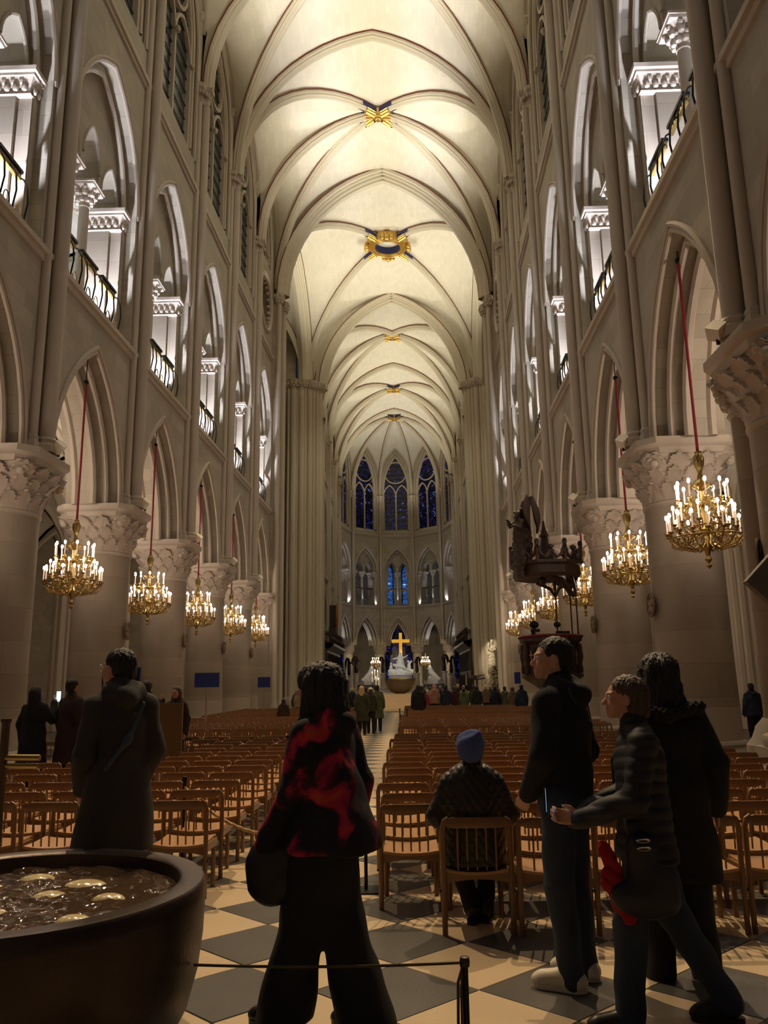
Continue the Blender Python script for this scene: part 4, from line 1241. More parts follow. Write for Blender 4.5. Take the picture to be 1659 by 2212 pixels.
def folds(amp=.006, f=9.0, seed=0):
    def d(G):
        x, y, z = G[..., 0], G[..., 1], G[..., 2]
        a = np.sin(f * x + 3 * np.sin(5 * z + seed) + seed) * np.sin(f * .7 * y + 2.5 * np.sin(6 * z + 1 + seed) + f * .55 * z)
        b = np.sin(f * 2.1 * z + 4 * np.sin(f * .6 * x + seed) + 3 * y * f)
        return amp * (a + .6 * b)
    return d
def puffer(amp=.011, p=.075):
    fo = folds(.004, 8, 2)
    return lambda G: amp * (np.abs(np.sin(PI * (G[..., 2] + .03 * np.sin(7 * G[..., 0])) / p)) ** .6 - .6) + fo(G)
def strands(amp=.004, f=38, c=(0, .02)):
    def d(G):
        a = np.arctan2(G[..., 0] - c[0], G[..., 1] - c[1] + .04)
        return amp * np.sin(f * a + 2.5 * np.sin(9 * G[..., 2])) + amp * .7 * np.sin(f * 2.3 * a + 3 * np.sin(7 * G[..., 2] + 2)) + amp * .8 * np.sin(9 * a + 14 * G[..., 2])
    return d
def head_prims(yaw=0, tilt=0, c=(0, 0, 1.635)):
    """skull, face, jaw, nose, lips, brows, ears; faces +y"""
    cx_, cy_, cz = c; o = dict(yaw=yaw, pv=c, k=.022); o2 = dict(yaw=yaw, pv=c, k=.01); o3 = dict(yaw=yaw, pv=c, k=.006)
    q = lambda x, y, z: (cx_ + x, cy_ + y, cz + z)
    P = [('e', q(0, -.018, .032), (.074, .092, .085), o), ('e', q(0, .03, -.01), (.060, .062, .082), o), ('e', q(0, .048, -.058), (.042, .044, .038), o), ('e', q(0, .078, -.083), (.02, .018, .017), o),
         ('c', q(0, .086, .012), q(0, .112, -.022), .008, .0125, o2), ('e', q(.011, .1, -.028), (.009, .009, .007), o3), ('e', q(-.011, .1, -.028), (.009, .009, .007), o3),
         ('e', q(0, .093, -.05), (.022, .010, .0055), o3), ('e', q(0, .091, -.061), (.019, .010, .006), o3),
         ('c', q(-.045, .073, .03), q(-.014, .088, .028), .008, .009, o2), ('c', q(.014, .088, .028), q(.045, .073, .03), .009, .008, o2),
         ('e', q(-.036, .062, -.022), (.02, .02, .02), o), ('e', q(.036, .062, -.022), (.02, .02, .02), o)]
    for s in (-1, 1):
        P += [('-e', q(s * .031, .092, .013), (.016, .012, .010), dict(yaw=yaw, pv=c, k=.008))]
        P += [('e', q(s * .077, -.006, -.002), (.009, .020, .031), o3), ('-e', q(s * .088, .0, .0), (.008, .010, .016), dict(yaw=yaw, pv=c, k=.004)), ('e', q(s * .076, .002, -.026), (.008, .01, .011), o3)]
    return P
def hand_prims(w, d, curl=.5, thumb=(0, 1, 0), side=1, L_=.17):
    """palm and five separate fingers from wrist w, pointing along d; thumb leaves towards 'thumb'"""
    w = np.array(w, float); d = np.array(d, float); d /= np.linalg.norm(d); th = np.array(thumb, float); th -= d * (th @ d); th /= np.linalg.norm(th)
    pn = np.cross(d, th) * side; o = dict(k=.012); P = []
    for i in range(4):
        off = th * (.030 - .020 * i)
        P.append(('c', w + off * .5, w + d * .08 + off, .014, .012, dict(k=.016)))
        ln = (.030, .034, .031, .024)[i]; a = w + d * .083 + off
        dd = d * cos(curl * .6) + pn * sin(curl * .6); b = a + dd * ln * 1.1
        dd2 = d * cos(curl * 1.7) + pn * sin(curl * 1.7); c = b + dd2 * ln * .8
        dd3 = d * cos(curl * 2.6) + pn * sin(curl * 2.6); e = c + dd3 * ln * .6
        P += [('c', a, b, .0095, .009, dict(k=.006)), ('c', b, c, .009, .008, dict(k=.005)), ('c', c, e, .008, .007, dict(k=.005))]
    a = w + d * .025 + th * .03; b = a + (d * .7 + th * .6 + pn * .3) * .038; c = b + (d * .9 + th * .1 + pn * .35) * .03
    P += [('c', w + d * .01, a, .014, .013, o), ('c', a, b, .0115, .0105, o), ('c', b, c, .0105, .008, dict(k=.006))]
    return P
J0 = dict(hipL=(-.09, 0, .92), hipR=(.09, 0, .92), kneeL=(-.1, .02, .49), kneeR=(.1, .02, .49), ankL=(-.1, -.02, .08), ankR=(.1, -.02, .08), toeL=(-.12, .13, .04), toeR=(.12, .13, .04),
          shL=(-.165, 0, 1.405), shR=(.165, 0, 1.405), elL=(-.235, -.03, 1.15), elR=(.235, -.03, 1.15), wrL=(-.24, .05, .9), wrR=(.24, .05, .9), neck=(0, -.005, 1.5), head=(0, .02, 1.635), chest=(0, 0, 1.3), waist=(0, 0, 1.08))
def body_prims(J, hy=0, hands=True, hL=None, hR=None):
    P = head_prims(hy, c=J['head'])
    P += [('c', J['neck'], tuple(np.array(J['head']) + (0, -.012, -.03)), .052, .05, dict(k=.03)), ('c', J['chest'], J['neck'], .10, .06, dict(sy=.7)), ('c', J['waist'], J['chest'], .12, .13, dict(sy=.68)),
          ('c', J['hipL'], J['hipR'], .1, .1, dict(sy=.9)), ('c', tuple((np.array(J['hipL']) + J['hipR']) / 2), J['waist'], .12, .11, dict(sy=.72))]
    for s in 'LR':
        P += [('c', J['sh' + s], J['neck'], .045, .04, {}), ('c', J['sh' + s], J['el' + s], .045, .036, {}), ('c', J['el' + s], J['wr' + s], .037, .025, {}),
              ('c', J['hip' + s], J['knee' + s], .08, .052, {}), ('c', J['knee' + s], J['ank' + s], .05, .034, {}), ('c', J['ank' + s], J['toe' + s], .026, .018, {})]
        hd = hL if s == 'L' else hR
        if hd is None: d = np.array(J['wr' + s]) - np.array(J['el' + s]); hd = dict(d=d, curl=.35, thumb=(0, 1, .3), side=1 if s == 'L' else -1)
        P += hand_prims(J['wr' + s], **hd)
    return P
def jacket_prims(J, hem=.84, w=1.0, ra=.062, hood=True, flare=0, collar=True, pre=()):
    P = [('c', J['chest'], tuple(np.array(J['neck']) - (0, 0, .06)), .175 * w, .09 * w, dict(sy=.68, k=.05)), ('c', J['waist'], J['chest'], .165 * w, .178 * w, dict(sy=.7, k=.05)),
         ('c', (J['waist'][0], J['waist'][1], hem - .02), J['waist'], (.18 + flare) * w, .165 * w, dict(sy=.74, k=.04)), ('c', J['shL'], tuple(np.array(J['neck']) - (.03, 0, .03)), .062, .06, dict(k=.04)), ('c', J['shR'], tuple(np.array(J['neck']) + (.03, 0, -.03)), .062, .06, dict(k=.04))] + list(pre)
    if hem < .9: P += [('c', (q * .075, J['waist'][1], hem - .02), (q * .05, J['waist'][1], 1.0), .168 + flare * .4, .14, dict(sy=.92, k=.04)) for q in (-1, 1)]
    P += [('-e', (0, 0, hem - .6), (1.2, 1.2, .6), dict(k=.012))]
    for s in 'LR':
        P += [('c', J['sh' + s], J['el' + s], ra * 1.12, ra * 1.0, dict(k=.03)), ('c', J['el' + s], J['wr' + s], ra * 1.05, ra * .8, dict(k=.02))]
    n = np.array(J['neck'])
    if collar: P += [('c', tuple(n + (0, -.01, -.03)), tuple(n + (0, .0, .045)), .085, .072, dict(sy=.9, k=.02)), ('-e', tuple(n + (0, .02, .09)), (.058, .06, .07), dict(k=.012))]
    if hood: P += [('c', tuple(n + (-.09, -.05, -.0)), tuple(n + (0, -.115, -.05)), .042, .05, dict(k=.03)), ('c', tuple(n + (.09, -.05, -.0)), tuple(n + (0, -.115, -.05)), .042, .05, dict(k=.03)), ('c', tuple(n + (-.08, -.02, .02)), tuple(n + (-.05, .06, -.03)), .035, .03, dict(k=.03)), ('c', tuple(n + (.08, -.02, .02)), tuple(n + (.05, .06, -.03)), .035, .03, dict(k=.03))]
    return P
def trouser_prims(J, r0=.105, r1=.08, r2=.06, drop=.03):
    P = [('c', J['hipL'], J['hipR'], .115, .115, dict(sy=.95)), ('c', tuple((np.array(J['hipL']) + J['hipR']) / 2), J['waist'], .12, .12, dict(sy=.75))]
    for s in 'LR':
        a = np.array(J['ank' + s]); k = np.array(J['knee' + s]); P += [('c', J['hip' + s], J['knee' + s], r0, r1, dict(k=.025)), ('c', J['knee' + s], tuple(a + (0, 0, -drop)), r1, r2, dict(k=.02))]
    return P
def shoe_prims(J, s):
    a = np.array(J['ank' + s]); t = np.array(J['toe' + s]); h = a + (0, 0, -.03) - (t - a) * .18; h[2] = max(.045, a[2] - .035)
    t = t.copy()
    return [('c', tuple(h), tuple(t), .042, .036, dict(k=.02)), ('c', tuple(a + (0, 0, .01)), tuple(h), .043, .043, dict(k=.03)), ('c', tuple(a + (t - a) * .25), tuple(t), .04, .034, dict(k=.03)), ('e', tuple(t + (t - a) * .12), (.04, .045, .03), dict(k=.02))]
def hair_prims(c, yaw, kind='short'):
    cx_, cy_, cz = c; q = lambda x, y, z: (cx_ + x, cy_ + y, cz + z); o = dict(yaw=yaw, pv=c, k=.03)
    P = [('e', q(0, -.028, .045), (.087, .098, .086), o), ('e', q(0, -.06, -.015), (.075, .06, .075), o)]
    if kind == 'long': P += [('c', q(0, -.06, .0), q(0, -.075, -.2), .085, .08, o), ('c', q(-.06, -.02, -.0), q(-.075, -.03, -.22), .04, .045, o), ('c', q(.06, -.02, -.0), q(.075, -.03, -.22), .04, .045, o)]
    if kind == 'bob': P += [('c', q(0, -.055, .02), q(0, -.065, -.06), .085, .07, o), ('c', q(-.05, -.04, .04), q(-.062, -.045, -.05), .04, .03, o), ('c', q(.05, -.04, .04), q(.062, -.045, -.05), .04, .03, o)]
    fr = .105 if kind != 'short' else .10
    P += [('-e', q(0, .098, -.045), (.07, .07, .105), dict(yaw=yaw, pv=c, k=.015)), ('-e', q(0, .07, -.09), (.08, .06, .08), dict(yaw=yaw, pv=c, k=.015))]
    if kind == 'curtain':
        P = [('e', q(0, -.022, .045), (.108, .122, .10), o), ('c', q(0, -.05, .02), q(0, -.06, -.17), .108, .125, o), ('c', q(-.07, .0, .02), q(-.085, .015, -.2), .045, .05, o), ('c', q(.07, .0, .02), q(.08, .0, -.19), .045, .045, o), ('c', q(-.085, .015, -.19), q(-.11, .06, -.25), .045, .012, o), ('-e', q(0, .12, -.05), (.05, .06, .11), dict(yaw=yaw, pv=c, k=.02))]
        return P
    if kind != 'long':
        for s in (-1, 1): P += [('-e', q(s * .085, .012, -.012), (.022, .032, .04), dict(yaw=yaw, pv=c, k=.008))]
    return P
def cloth(name, base, rough=.85, bump=.25, bs=260, var=.15): return newmat(name, base, rough, 0, bump, bs, var, 7)
def hairmat(name, base): return newmat(name, base, .5, 0, .5, 90, .35, 40)
def figure(label, loc, heading, H, parts, group=None, eyes=None):
    """parts: (name, prims, res, material, disp)"""
    t = thing('person', label, 'person', loc, heading, group)
    s = H / 1.75
    for nm, pr, res, mt, dp in parts:
        o = link(nm, sdf_mesh(nm, pr, res, mt, dp, s), t)
        if nm == 'shoe' and res < .011:
            a, b = Vector(pr[0][1]), Vector(pr[0][2]); d = b - a; d.z = 0; L = d.length + .10; d.normalize(); n_ = Vector((-d.y, d.x, 0)); h = a - d * .045; out = []
            for i in range(24):
                u = i / 24 * 2 * PI; f = .5 - .5 * cos(u); wd = max(-1, min(1, sin(u) * 1.5)) * (.038 + .010 * f); p = h + d * (L * f) + n_ * wd; out.append((p.x * s, p.y * s))
            z0 = (min(a.z, b.z) - .045) * s; z0 = max(z0, .001); m = MB(); m.grid([[(x, y, z0) for x, y in out], [(x, y, z0 + .026) for x, y in out]], cv=True); m.add([(x, y, z0) for x, y in out], [tuple(range(24))]); m.add([(x, y, z0 + .026) for x, y in out], [tuple(range(24))]); m.build('sole', mt, o)
    if eyes:
        c, yaw = eyes; m = MB(); m2 = MB()
        for sx in (-1, 1):
            v = Matrix.Rotation(yaw, 3, 'Z') @ Vector((sx * .031, .079, .012)); v2 = Matrix.Rotation(yaw, 3, 'Z') @ Vector((sx * .031, .0865, .012))
            p = (Vector(c) + v) * s; m.ball(p, .0125 * s, 10, 8); m2.ball((Vector(c) + v2) * s, .006 * s, 8, 6)
        e = m.build('eyes', EYEW, t); m2.build('iris', EYEB, e)
    return t
EYEW = newmat('eye_white', (.7, .66, .62), .2); EYEB = newmat('iris_brown', (.03, .015, .008), .2)
BLACK = cloth('black_cloth', (.012, .012, .014)); BLK2 = cloth('black_nylon', (.016, .017, .020), .5, .15)
DENIM = cloth('dark_denim', (.030, .045, .075)); DARKHAIR = hairmat('black_hair', (.012, .009, .008)); BRNHAIR = hairmat('brown_hair', (.085, .045, .024))
GREYJ = cloth('charcoal_cloth', (.050, .045, .040)); WSHOE = newmat('white_shoe', (.75, .68, .56), .5); BSHOE = newmat('black_shoe', (.015, .014, .013), .4)

# man in black hoodie, head in profile to the left
def J(**k): 
    d = dict(J0); d.update(k); return d
j = J(shL=(-.19, 0, 1.41), shR=(.19, 0, 1.41), wrL=(-.17, .14, .95), elL=(-.265, .0, 1.14), wrR=(.17, .14, .95), elR=(.265, -.03, 1.14), head=(0, .035, 1.64))
hy = .62
figure('man in a black hooded jacket with strap, jeans and white trainers, head turned left', (1.99, 4.72, 0), 1.0, 1.83, [
    ('body', body_prims(j, hy), .011, SKIN2, None), ('jacket', jacket_prims(j, .92, 1.10, .07), .011, BLACK, folds(.006, 9, 1)),
    ('trousers', trouser_prims(j, .10, .078, .062), .012, DENIM, folds(.005, 11, 3)), ('hair', hair_prims(j['head'], hy), .007, DARKHAIR, strands(.0025)),
    ('shoe', shoe_prims(j, 'L'), .008, WSHOE, None), ('shoe', shoe_prims(j, 'R'), .008, WSHOE, None),
    ('shoulder_strap', [('c', (-.10, -.10, 1.47), (.06, -.135, 1.28), .022, .022, dict(sy=.5)), ('c', (.06, -.135, 1.28), (.15, -.09, 1.12), .022, .022, dict(sy=.6))], .008, BLK2, None)], eyes=(j['head'], hy))
# older woman, profile left, holding a phone
j = J(wrL=(-.06, .34, 1.0), elL=(-.22, .06, 1.12), wrR=(.05, .36, .98), elR=(.22, .05, 1.12), hipL=(-.08, 0, .92), kneeL=(-.09, .12, .5), ankL=(-.1, .16, .08), toeL=(-.11, .31, .04), kneeR=(.09, -.12, .5), ankR=(.1, -.36, .12), toeR=(.11, -.22, .04), head=(0, .06, 1.62), neck=(0, .02, 1.49))
hL = dict(d=(.35, 1, .1), curl=.75, thumb=(.2, 0, 1), side=-1); hR = dict(d=(-.3, 1, .25), curl=.75, thumb=(-.2, 0, 1), side=1)
PUFF = cloth('black_quilted_nylon', (.016, .016, .018), .62, .1)
figure('older woman with short brown hair in a ribbed black puffer jacket holding a phone', (2.27, 4.18, 0), 1.42, 1.62, [
    ('body', body_prims(j, .1, True, hL, hR), .0085, SKIN, None), ('jacket', jacket_prims(j, .82, 1.02, .064, hood=False), .009, PUFF, puffer(.008, .062)),
    ('trousers', trouser_prims(j, .105, .085, .07), .012, DENIM, folds(.006, 11, 5)), ('hair', hair_prims(j['head'], .1, 'bob'), .007, BRNHAIR, strands(.003)),
    ('shoe', shoe_prims(j, 'L'), .008, BSHOE, None), ('shoe', shoe_prims(j, 'R'), .008, BSHOE, None)], eyes=(j['head'], .1))
t = thing('phone', 'lit smartphone held in front by the woman in the puffer jacket', 'phone', (1.795, 4.235, .955), 1.42)
m = MB(); m.box((-.035, -.004, -.01), (.035, .004, .11)); m.build('case', IRON, t, smooth=False)
m = MB(); m.box((-.032, -.0055, .0), (.032, -.0045, .105)); m.build('screen', newmat('phone_screen', (.1, .3, .5), .2, emit=(.25, .6, 1), estr=1.2), t, smooth=False)
RED = cloth('red_wool', (.35, .006, .012))
t = thing('scarf', 'bright red scarf hanging from the bag beside the jeans', 'scarf', (2.07, 4.02, 0))
link('cloth', sdf_mesh('cloth', [('c', (-.04, 0, .82), (-.01, .0, .68), .03, .045, dict(sy=.6)), ('c', (-.01, 0, .68), (.04, .01, .56), .04, .04, dict(sy=.6)), ('c', (.04, .01, .56), (.07, 0, .5), .035, .02, dict(sy=.6))], .008, RED, folds(.006, 40, 1)), t)
t = thing('handbag', 'dark shoulder bag with two metal rings at the hip of the puffer-jacket woman', 'bag', (2.2, 4.0, 0))
link('body', sdf_mesh('body', [('c', (0, 0, .82), (.02, 0, .62), .08, .11, dict(sy=.55)), ('c', (-.09, 0, .62), (.1, 0, .60), .07, .07, dict(sy=.6))], .012, BLK2, folds(.005, 14, 2)), t)
m = MB()
for z in (.83, .865): m.tube([(.03 * cos(a) - .01, -.065, z + .008 * sin(a)) for a in [2 * PI * i / 10 for i in range(10)]], .004, 5, closed=True)
m.build('ring', newmat('steel', (.7, .7, .66), .25, 1), t)
# long-haired visitor in a long coat
j = J(wrL=(-.26, .08, .88), wrR=(.27, .06, .88), elR=(.27, -.03, 1.15), ankL=(-.13, -.02, .08), ankR=(.12, .0, .08))
COAT = cloth('black_wool_coat', (.011, .011, .012))
figure('long-haired visitor seen from behind in a long black coat with furry hood', (2.60, 4.82, 0), -.12, 1.72, [
    ('body', body_prims(j, 0), .012, SKIN, None), ('coat', jacket_prims(j, .52, 1.12, .07, True, .03, pre=[('c', (0, 0, .5), (0, 0, 1.0), .235, .19, dict(sy=.7, k=.05))]), .012, COAT, folds(.007, 8, 6)),
    ('trousers', trouser_prims(j, .09, .088, .085, .05), .012, BLACK, folds(.005, 10, 2)), ('hair', hair_prims(j['head'], 0, 'curtain'), .008, hairmat('dark_brown_hair', (.022, .015, .011)), strands(.005)),
    ('hood_fur', [('c', (-.16, -.1, 1.46), (0, -.17, 1.42), .03, .04, {}), ('c', (.2, -.08, 1.46), (0, -.17, 1.42), .035, .04, {})], .007, newmat('dark_fur', (.03, .024, .018), .9, 0, .8, 150, .3, 60), lambda G: .008 * np.sin(170 * G[..., 0]) * np.sin(150 * G[..., 2] + 60 * G[..., 1])),
    ('shoe', shoe_prims(j, 'L'), .009, WSHOE, None), ('shoe', shoe_prims(j, 'R'), .009, BSHOE, None)])
# woman in the red-blotched jacket, walking left
def blotch():
    m = cloth('red_blotched_cloth', (.012, .010, .018), .8); nt = m.node_tree; b = nt.nodes['Principled BSDF']
    tc = nt.nodes.new('ShaderNodeTexCoord'); n = nt.nodes.new('ShaderNodeTexNoise'); n.inputs['Scale'].default_value = 5.5; n.inputs['Detail'].default_value = 4; n.inputs['Distortion'].default_value = .6
    nt.links.new(tc.outputs['Object'], n.inputs['Vector']); r = nt.nodes.new('ShaderNodeValToRGB'); e = r.color_ramp.elements
    e[0].position = .50; e[0].color = (.009, .008, .016, 1); e[1].position = .72; e[1].color = (.55, .10, .03, 1)
    q = e.new(.555); q.color = (.10, .003, .02, 1); q = e.new(.60); q.color = (.45, .012, .07, 1); q = e.new(.56 + .09); q.color = (.6, .04, .03, 1)
    nt.links.new(n.outputs['Fac'], r.inputs[0]); nt.links.new(r.outputs[0], b.inputs['Base Color']); return m
j = J(shL=(-.165, .02, 1.40), shR=(.165, -.02, 1.40), wrL=(-.18, .24, .86), elL=(-.2, .08, 1.13), wrR=(.17, -.08, .92), elR=(.2, -.1, 1.14),
      kneeL=(-.07, .09, .5), ankL=(-.08, .19, .10), toeL=(-.08, .33, .05), kneeR=(.07, -.05, .5), ankR=(.08, -.19, .10), toeR=(.08, -.05, .04), head=(0, .05, 1.62), neck=(0, .0, 1.49))
hL = dict(d=(.1, .5, -1), curl=.8, thumb=(.3, 1, .2), side=1)
figure('long-haired woman walking left in a black jacket with red blotches and wide trousers', (.69, 4.17, 0), 1.15, 1.70, [
    ('body', body_prims(j, .15, True, hL), .0095, SKIN, None),
    ('jacket', jacket_prims(j, .84, 1.0, .066, True, .02, pre=[('c', (-.0, -.05, .86), (0, 0, 1.3), .25, .14, dict(sy=.95, k=.04))]) + [('c', (-.18, .14, 1.02), (-.17, .21, .92), .055, .07, dict(k=.02))], .011, blotch(), folds(.007, 9, 7)),
    ('trousers', trouser_prims(j, .12, .115, .145, .10) + [('c', (0, .0, .9), (0, .02, .5), .145, .13, dict(k=.04)), ('-e', (0, 0, -.55), (1.2, 1.2, .6), dict(k=.01))], .013, BLACK, folds(.006, 9, 8)),
    ('hair', hair_prims(j['head'], .15, 'curtain') + [('c', (0, .02, 1.5), (-.06, .13, 1.37), .05, .03, dict(k=.04)), ('c', (-.06, .13, 1.37), (-.08, .18, 1.38), .03, .01, dict(k=.03))], .008, DARKHAIR, strands(.004)),
    ('shoe', shoe_prims(j, 'L'), .009, BSHOE, None), ('shoe', shoe_prims(j, 'R'), .009, BSHOE, None)], eyes=(j['head'], .15))
t = thing('handbag', 'round black handbag hanging from the hand of the red-blotched jacket woman', 'bag', (.44, 4.1, 0))
link('body', sdf_mesh('body', [('e', (0, 0, .68), (.13, .05, .12), {}), ('c', (-.05, 0, .8), (.05, 0, .8), .05, .05, dict(sy=.6, k=.05))], .011, BLK2, folds(.003, 20, 2)), t)
# man in grey hooded jacket behind the font, looking left and down
j = J(wrL=(-.17, .11, .93), elL=(-.215, -.02, 1.14), wrR=(.17, .11, .93), elR=(.215, -.03, 1.14), head=(0, .075, 1.625), neck=(0, .02, 1.5))
hy = .45
figure('man with short black hair and glasses in a charcoal hooded jacket behind the bronze font', (-.70, 5.12, 0), .75, 1.84, [
    ('body', body_prims(j, hy), .011, SKIN, None), ('jacket', jacket_prims(j, .60, .86, .060), .011, GREYJ, folds(.006, 8, 4)),
    ('trousers', [p for p in trouser_prims(j, .085, .08, .07) if p[3] != .115], .014, newmat('khaki', (.16, .11, .06), .8), folds(.005, 11, 3)), ('hair', hair_prims(j['head'], hy), .007, DARKHAIR, strands(.003)),
    ('bag_strap', [('c', (.10, -.09, 1.42), (.0, -.125, 1.22), .015, .015, dict(sy=.5)), ('c', (.0, -.125, 1.22), (-.12, -.105, 1.06), .015, .015, dict(sy=.6))], .008, cloth('blue_strap', (.05, .08, .10), .5), None)], eyes=(j['head'], hy))
t = thing('glasses', 'thin metal glasses on the nose of the man behind the font', 'glasses', (-.70, 5.12, 0), .75 + hy)
m = MB(); s_ = 1.84 / 1.75; c0 = Matrix.Rotation(-hy, 3, 'Z') @ Vector((0, .075, 0))
for sx in (-1, 1):
    m.tube([(c0.x * s_ + (sx * .033 + .022 * cos(a)) * s_, (c0.y + .104) * s_, (1.625 + .012 + .018 * sin(a)) * s_) for a in [2 * PI * i / 12 for i in range(12)]], .0018, 5, closed=True)
    m.tube([(c0.x * s_ + sx * .056 * s_, (c0.y + .102) * s_, 1.64 * s_), (c0.x * s_ + sx * .08 * s_, (c0.y) * s_, 1.64 * s_)], .0018, 5)
m.build('frame', newmat('steel_frame', (.6, .6, .6), .2, 1), t)
# seated visitor with blue beanie
SY = 5.72
j = dict(J0); off = lambda z: z - .47
for k_ in ('neck', 'head', 'chest', 'waist', 'shL', 'shR', 'hipL', 'hipR'): j[k_] = (J0[k_][0], J0[k_][1], J0[k_][2] - .42)
j.update(elL=(-.27, .02, .76), elR=(.27, .02, .76), wrL=(-.1, .26, .6), wrR=(.1, .26, .6), kneeL=(-.12, .40, .47), kneeR=(.13, .40, .47), ankL=(-.02, .12, .13), ankR=(.08, .16, .12), toeL=(.0, .2, .045), toeR=(.1, .26, .04))
def quilt(G):
    x, z = G[..., 0], G[..., 2]; a = np.abs(np.sin(PI * (x * 1.35 + z) / .085)); b = np.abs(np.sin(PI * (x * 1.35 - z) / .085))
    return .009 * (np.minimum(a, b) ** .5 - .7)
BEAN = cloth('blue_knit', (.085, .13, .36), .9, .5, 160)
tt = figure('seated visitor from behind in a blue beanie and black diamond-quilted jacket', (1.545, SY, .0), 0, 1.62, [
    ('body', body_prims(j, 0), .012, SKIN, None), ('jacket', jacket_prims(j, .44, 1.12, .072, False), .0095, cloth('black_quilt', (.022, .019, .013), .4, .1), quilt),
    ('trousers', trouser_prims(j, .105, .08, .062), .012, BLACK, folds(.005, 10, 1)), ('shoe', shoe_prims(j, 'L'), .009, BSHOE, None), ('shoe', shoe_prims(j, 'R'), .009, BSHOE, None),
    ('beanie', [('e', (0, .0, 1.262), (.098, .108, .098), {}), ('c', (0, -.01, 1.22), (0, -.012, 1.26), .094, .1, {}), ('c', (.02, -.03, 1.33), (.05, -.05, 1.35), .045, .03, dict(k=.04))], .008, BEAN, folds(.005, 22, 2))])
# dark figure cut by the right edge
j = J(wrL=(-.24, .12, .86))
figure('dark-coated person close to the camera, cut off by the right edge', (2.45, 2.5, 0), 1.6, 1.62, [
    ('body', body_prims(j, 0), .016, SKIN, None), ('coat', jacket_prims(j, .3, 1.2, .085, True, .06, pre=[('c', (-.05, 0, .3), (0, 0, 1.0), .36, .22, dict(sy=.8, k=.05))]), .015, COAT, folds(.007, 8, 3)),
    ('hair', hair_prims(j['head'], 0, 'bob'), .012, DARKHAIR, None), ('trousers', trouser_prims(j), .02, BLACK, None), ('shoe', shoe_prims(j, 'L'), .012, BSHOE, None), ('shoe', shoe_prims(j, 'R'), .012, BSHOE, None)])

# ------------------------------------------------------------------ visitors further off
def variant(kind, arm='down'):
    j = J()
    if arm == 'phone': j = J(wrR=(.13, .3, 1.5), elR=(.25, .12, 1.22))
    if arm == 'book': j = J(wrR=(.1, .26, 1.12), wrL=(-.1, .26, 1.12), elL=(-.25, .03, 1.13), elR=(.25, .03, 1.13))
    P = [('body', body_prims(j, 0), .02, SKIN, None)]
    if kind == 'coat': P += [('coat', jacket_prims(j, .5, 1.1, .068, False, .02, pre=[('c', (0, 0, .48), (0, 0, 1.0), .22, .185, dict(sy=.72, k=.05))]), .024, BLACK, folds(.008, 9, 1))]
    else: P += [('jacket', jacket_prims(j, .84, 1.08, .068, True), .022, BLACK, folds(.008, 9, 2))]
    P += [('trousers', trouser_prims(j), .026, BLACK, None), ('shoe', shoe_prims(j, 'L'), .022, BSHOE, None), ('shoe', shoe_prims(j, 'R'), .022, BSHOE, None)]
    return P, j
PROTO = {}
def far(label, x, y, H, top, kind='jacket', hair='short', hc=None, arm='down', heading=0, group=None, z=0, legs=None, extra=None):
    key = (kind, arm)
    if key not in PROTO:
        P, j = variant(kind, arm); PROTO[key] = ([(n, sdf_mesh(n, pr, rs, mt, dp)) for n, pr, rs, mt, dp in P], j)
    L_, j = PROTO[key]
    hk = ('hair', hair)
    if hk not in PROTO: PROTO[hk] = sdf_mesh('hair', hair_prims(J0['head'], 0, 'bob' if hair == 'hat' else hair), .014, DARKHAIR, None)
    t = thing('person', label, 'person', (x, y, z), heading, group); t.scale = (H / 1.75,) * 3
    for n, me in L_:
        o = link(n, me, t)
        if n in ('coat', 'jacket') and top is not None:
            o.material_slots[0].link = 'OBJECT'; o.material_slots[0].material = top
        if n == 'trousers' and legs is not None:
            o.material_slots[0].link = 'OBJECT'; o.material_slots[0].material = legs
    if hair != 'bald':
        o = link('hair', PROTO[hk], t)
        if hc: o.material_slots[0].link = 'OBJECT'; o.material_slots[0].material = hc
    if hair == 'hat':
        m = MB(); m.lathe([(.1, .0), (.11, .03), (.1, .07), (.06, .1), (0, .11)], (0, 0, 1.68), 14); m.build('beret', CREAM, t)
    return t
mm = lambda n, c: cloth(n, c, .85, 0)
OLIVE = mm('olive_cloth', (.10, .105, .045)); DGREEN = mm('dark_green_cloth', (.045, .05, .025)); PINK = mm('dusty_pink_cloth', (.42, .21, .13)); NAVY = mm('navy_cloth', (.012, .02, .04)); WINE = mm('wine_cloth', (.07, .02, .018))
REDC = mm('red_cloth', (.30, .02, .03)); BEIGE = mm('beige_cloth', (.28, .21, .11)); TAN = mm('tan_cloth', (.14, .09, .05)); WHITEC = mm('white_cloth', (.62, .56, .45)); TEAL = mm('teal_cloth', (.008, .025, .045)); BROWNC = mm('brown_cloth', (.045, .022, .018)); BLONDE = hairmat('blonde_hair', (.60, .42, .18)); GREYH = hairmat('grey_hair', (.3, .27, .22))
far('man in a long olive green coat walking up the aisle', .13, 27.6, 1.52, OLIVE, 'coat', heading=.05)
far('blonde woman in a dark green parka in the aisle', -.30, 25.8, 1.5, DGREEN, 'coat', 'long', BLONDE)
far('person in a pale beret and green jacket between the two aisle walkers', -.05, 26.6, 1.42, DGREEN, 'jacket', 'hat', BRNHAIR)
far('woman with long dark hair in a black sweatshirt behind the right-hand chairs', 1.52, 26.9, 1.52, BLACK, 'jacket', 'long')
far('bald man in a dusty pink jacket in the right-hand crowd', 2.28, 33.8, 1.5, PINK, 'jacket', 'bald')
far('visitor in a red jacket beside the bald man in pink', 1.86, 33.4, 1.3, REDC, 'jacket', 'long')
far('visitor in a navy jacket right of the bald man', 2.75, 33.6, 1.45, NAVY, 'jacket')
far('visitor in a wine-coloured coat in the right-hand crowd', 3.15, 34, 1.4, WINE, 'jacket', 'bob', BRNHAIR)
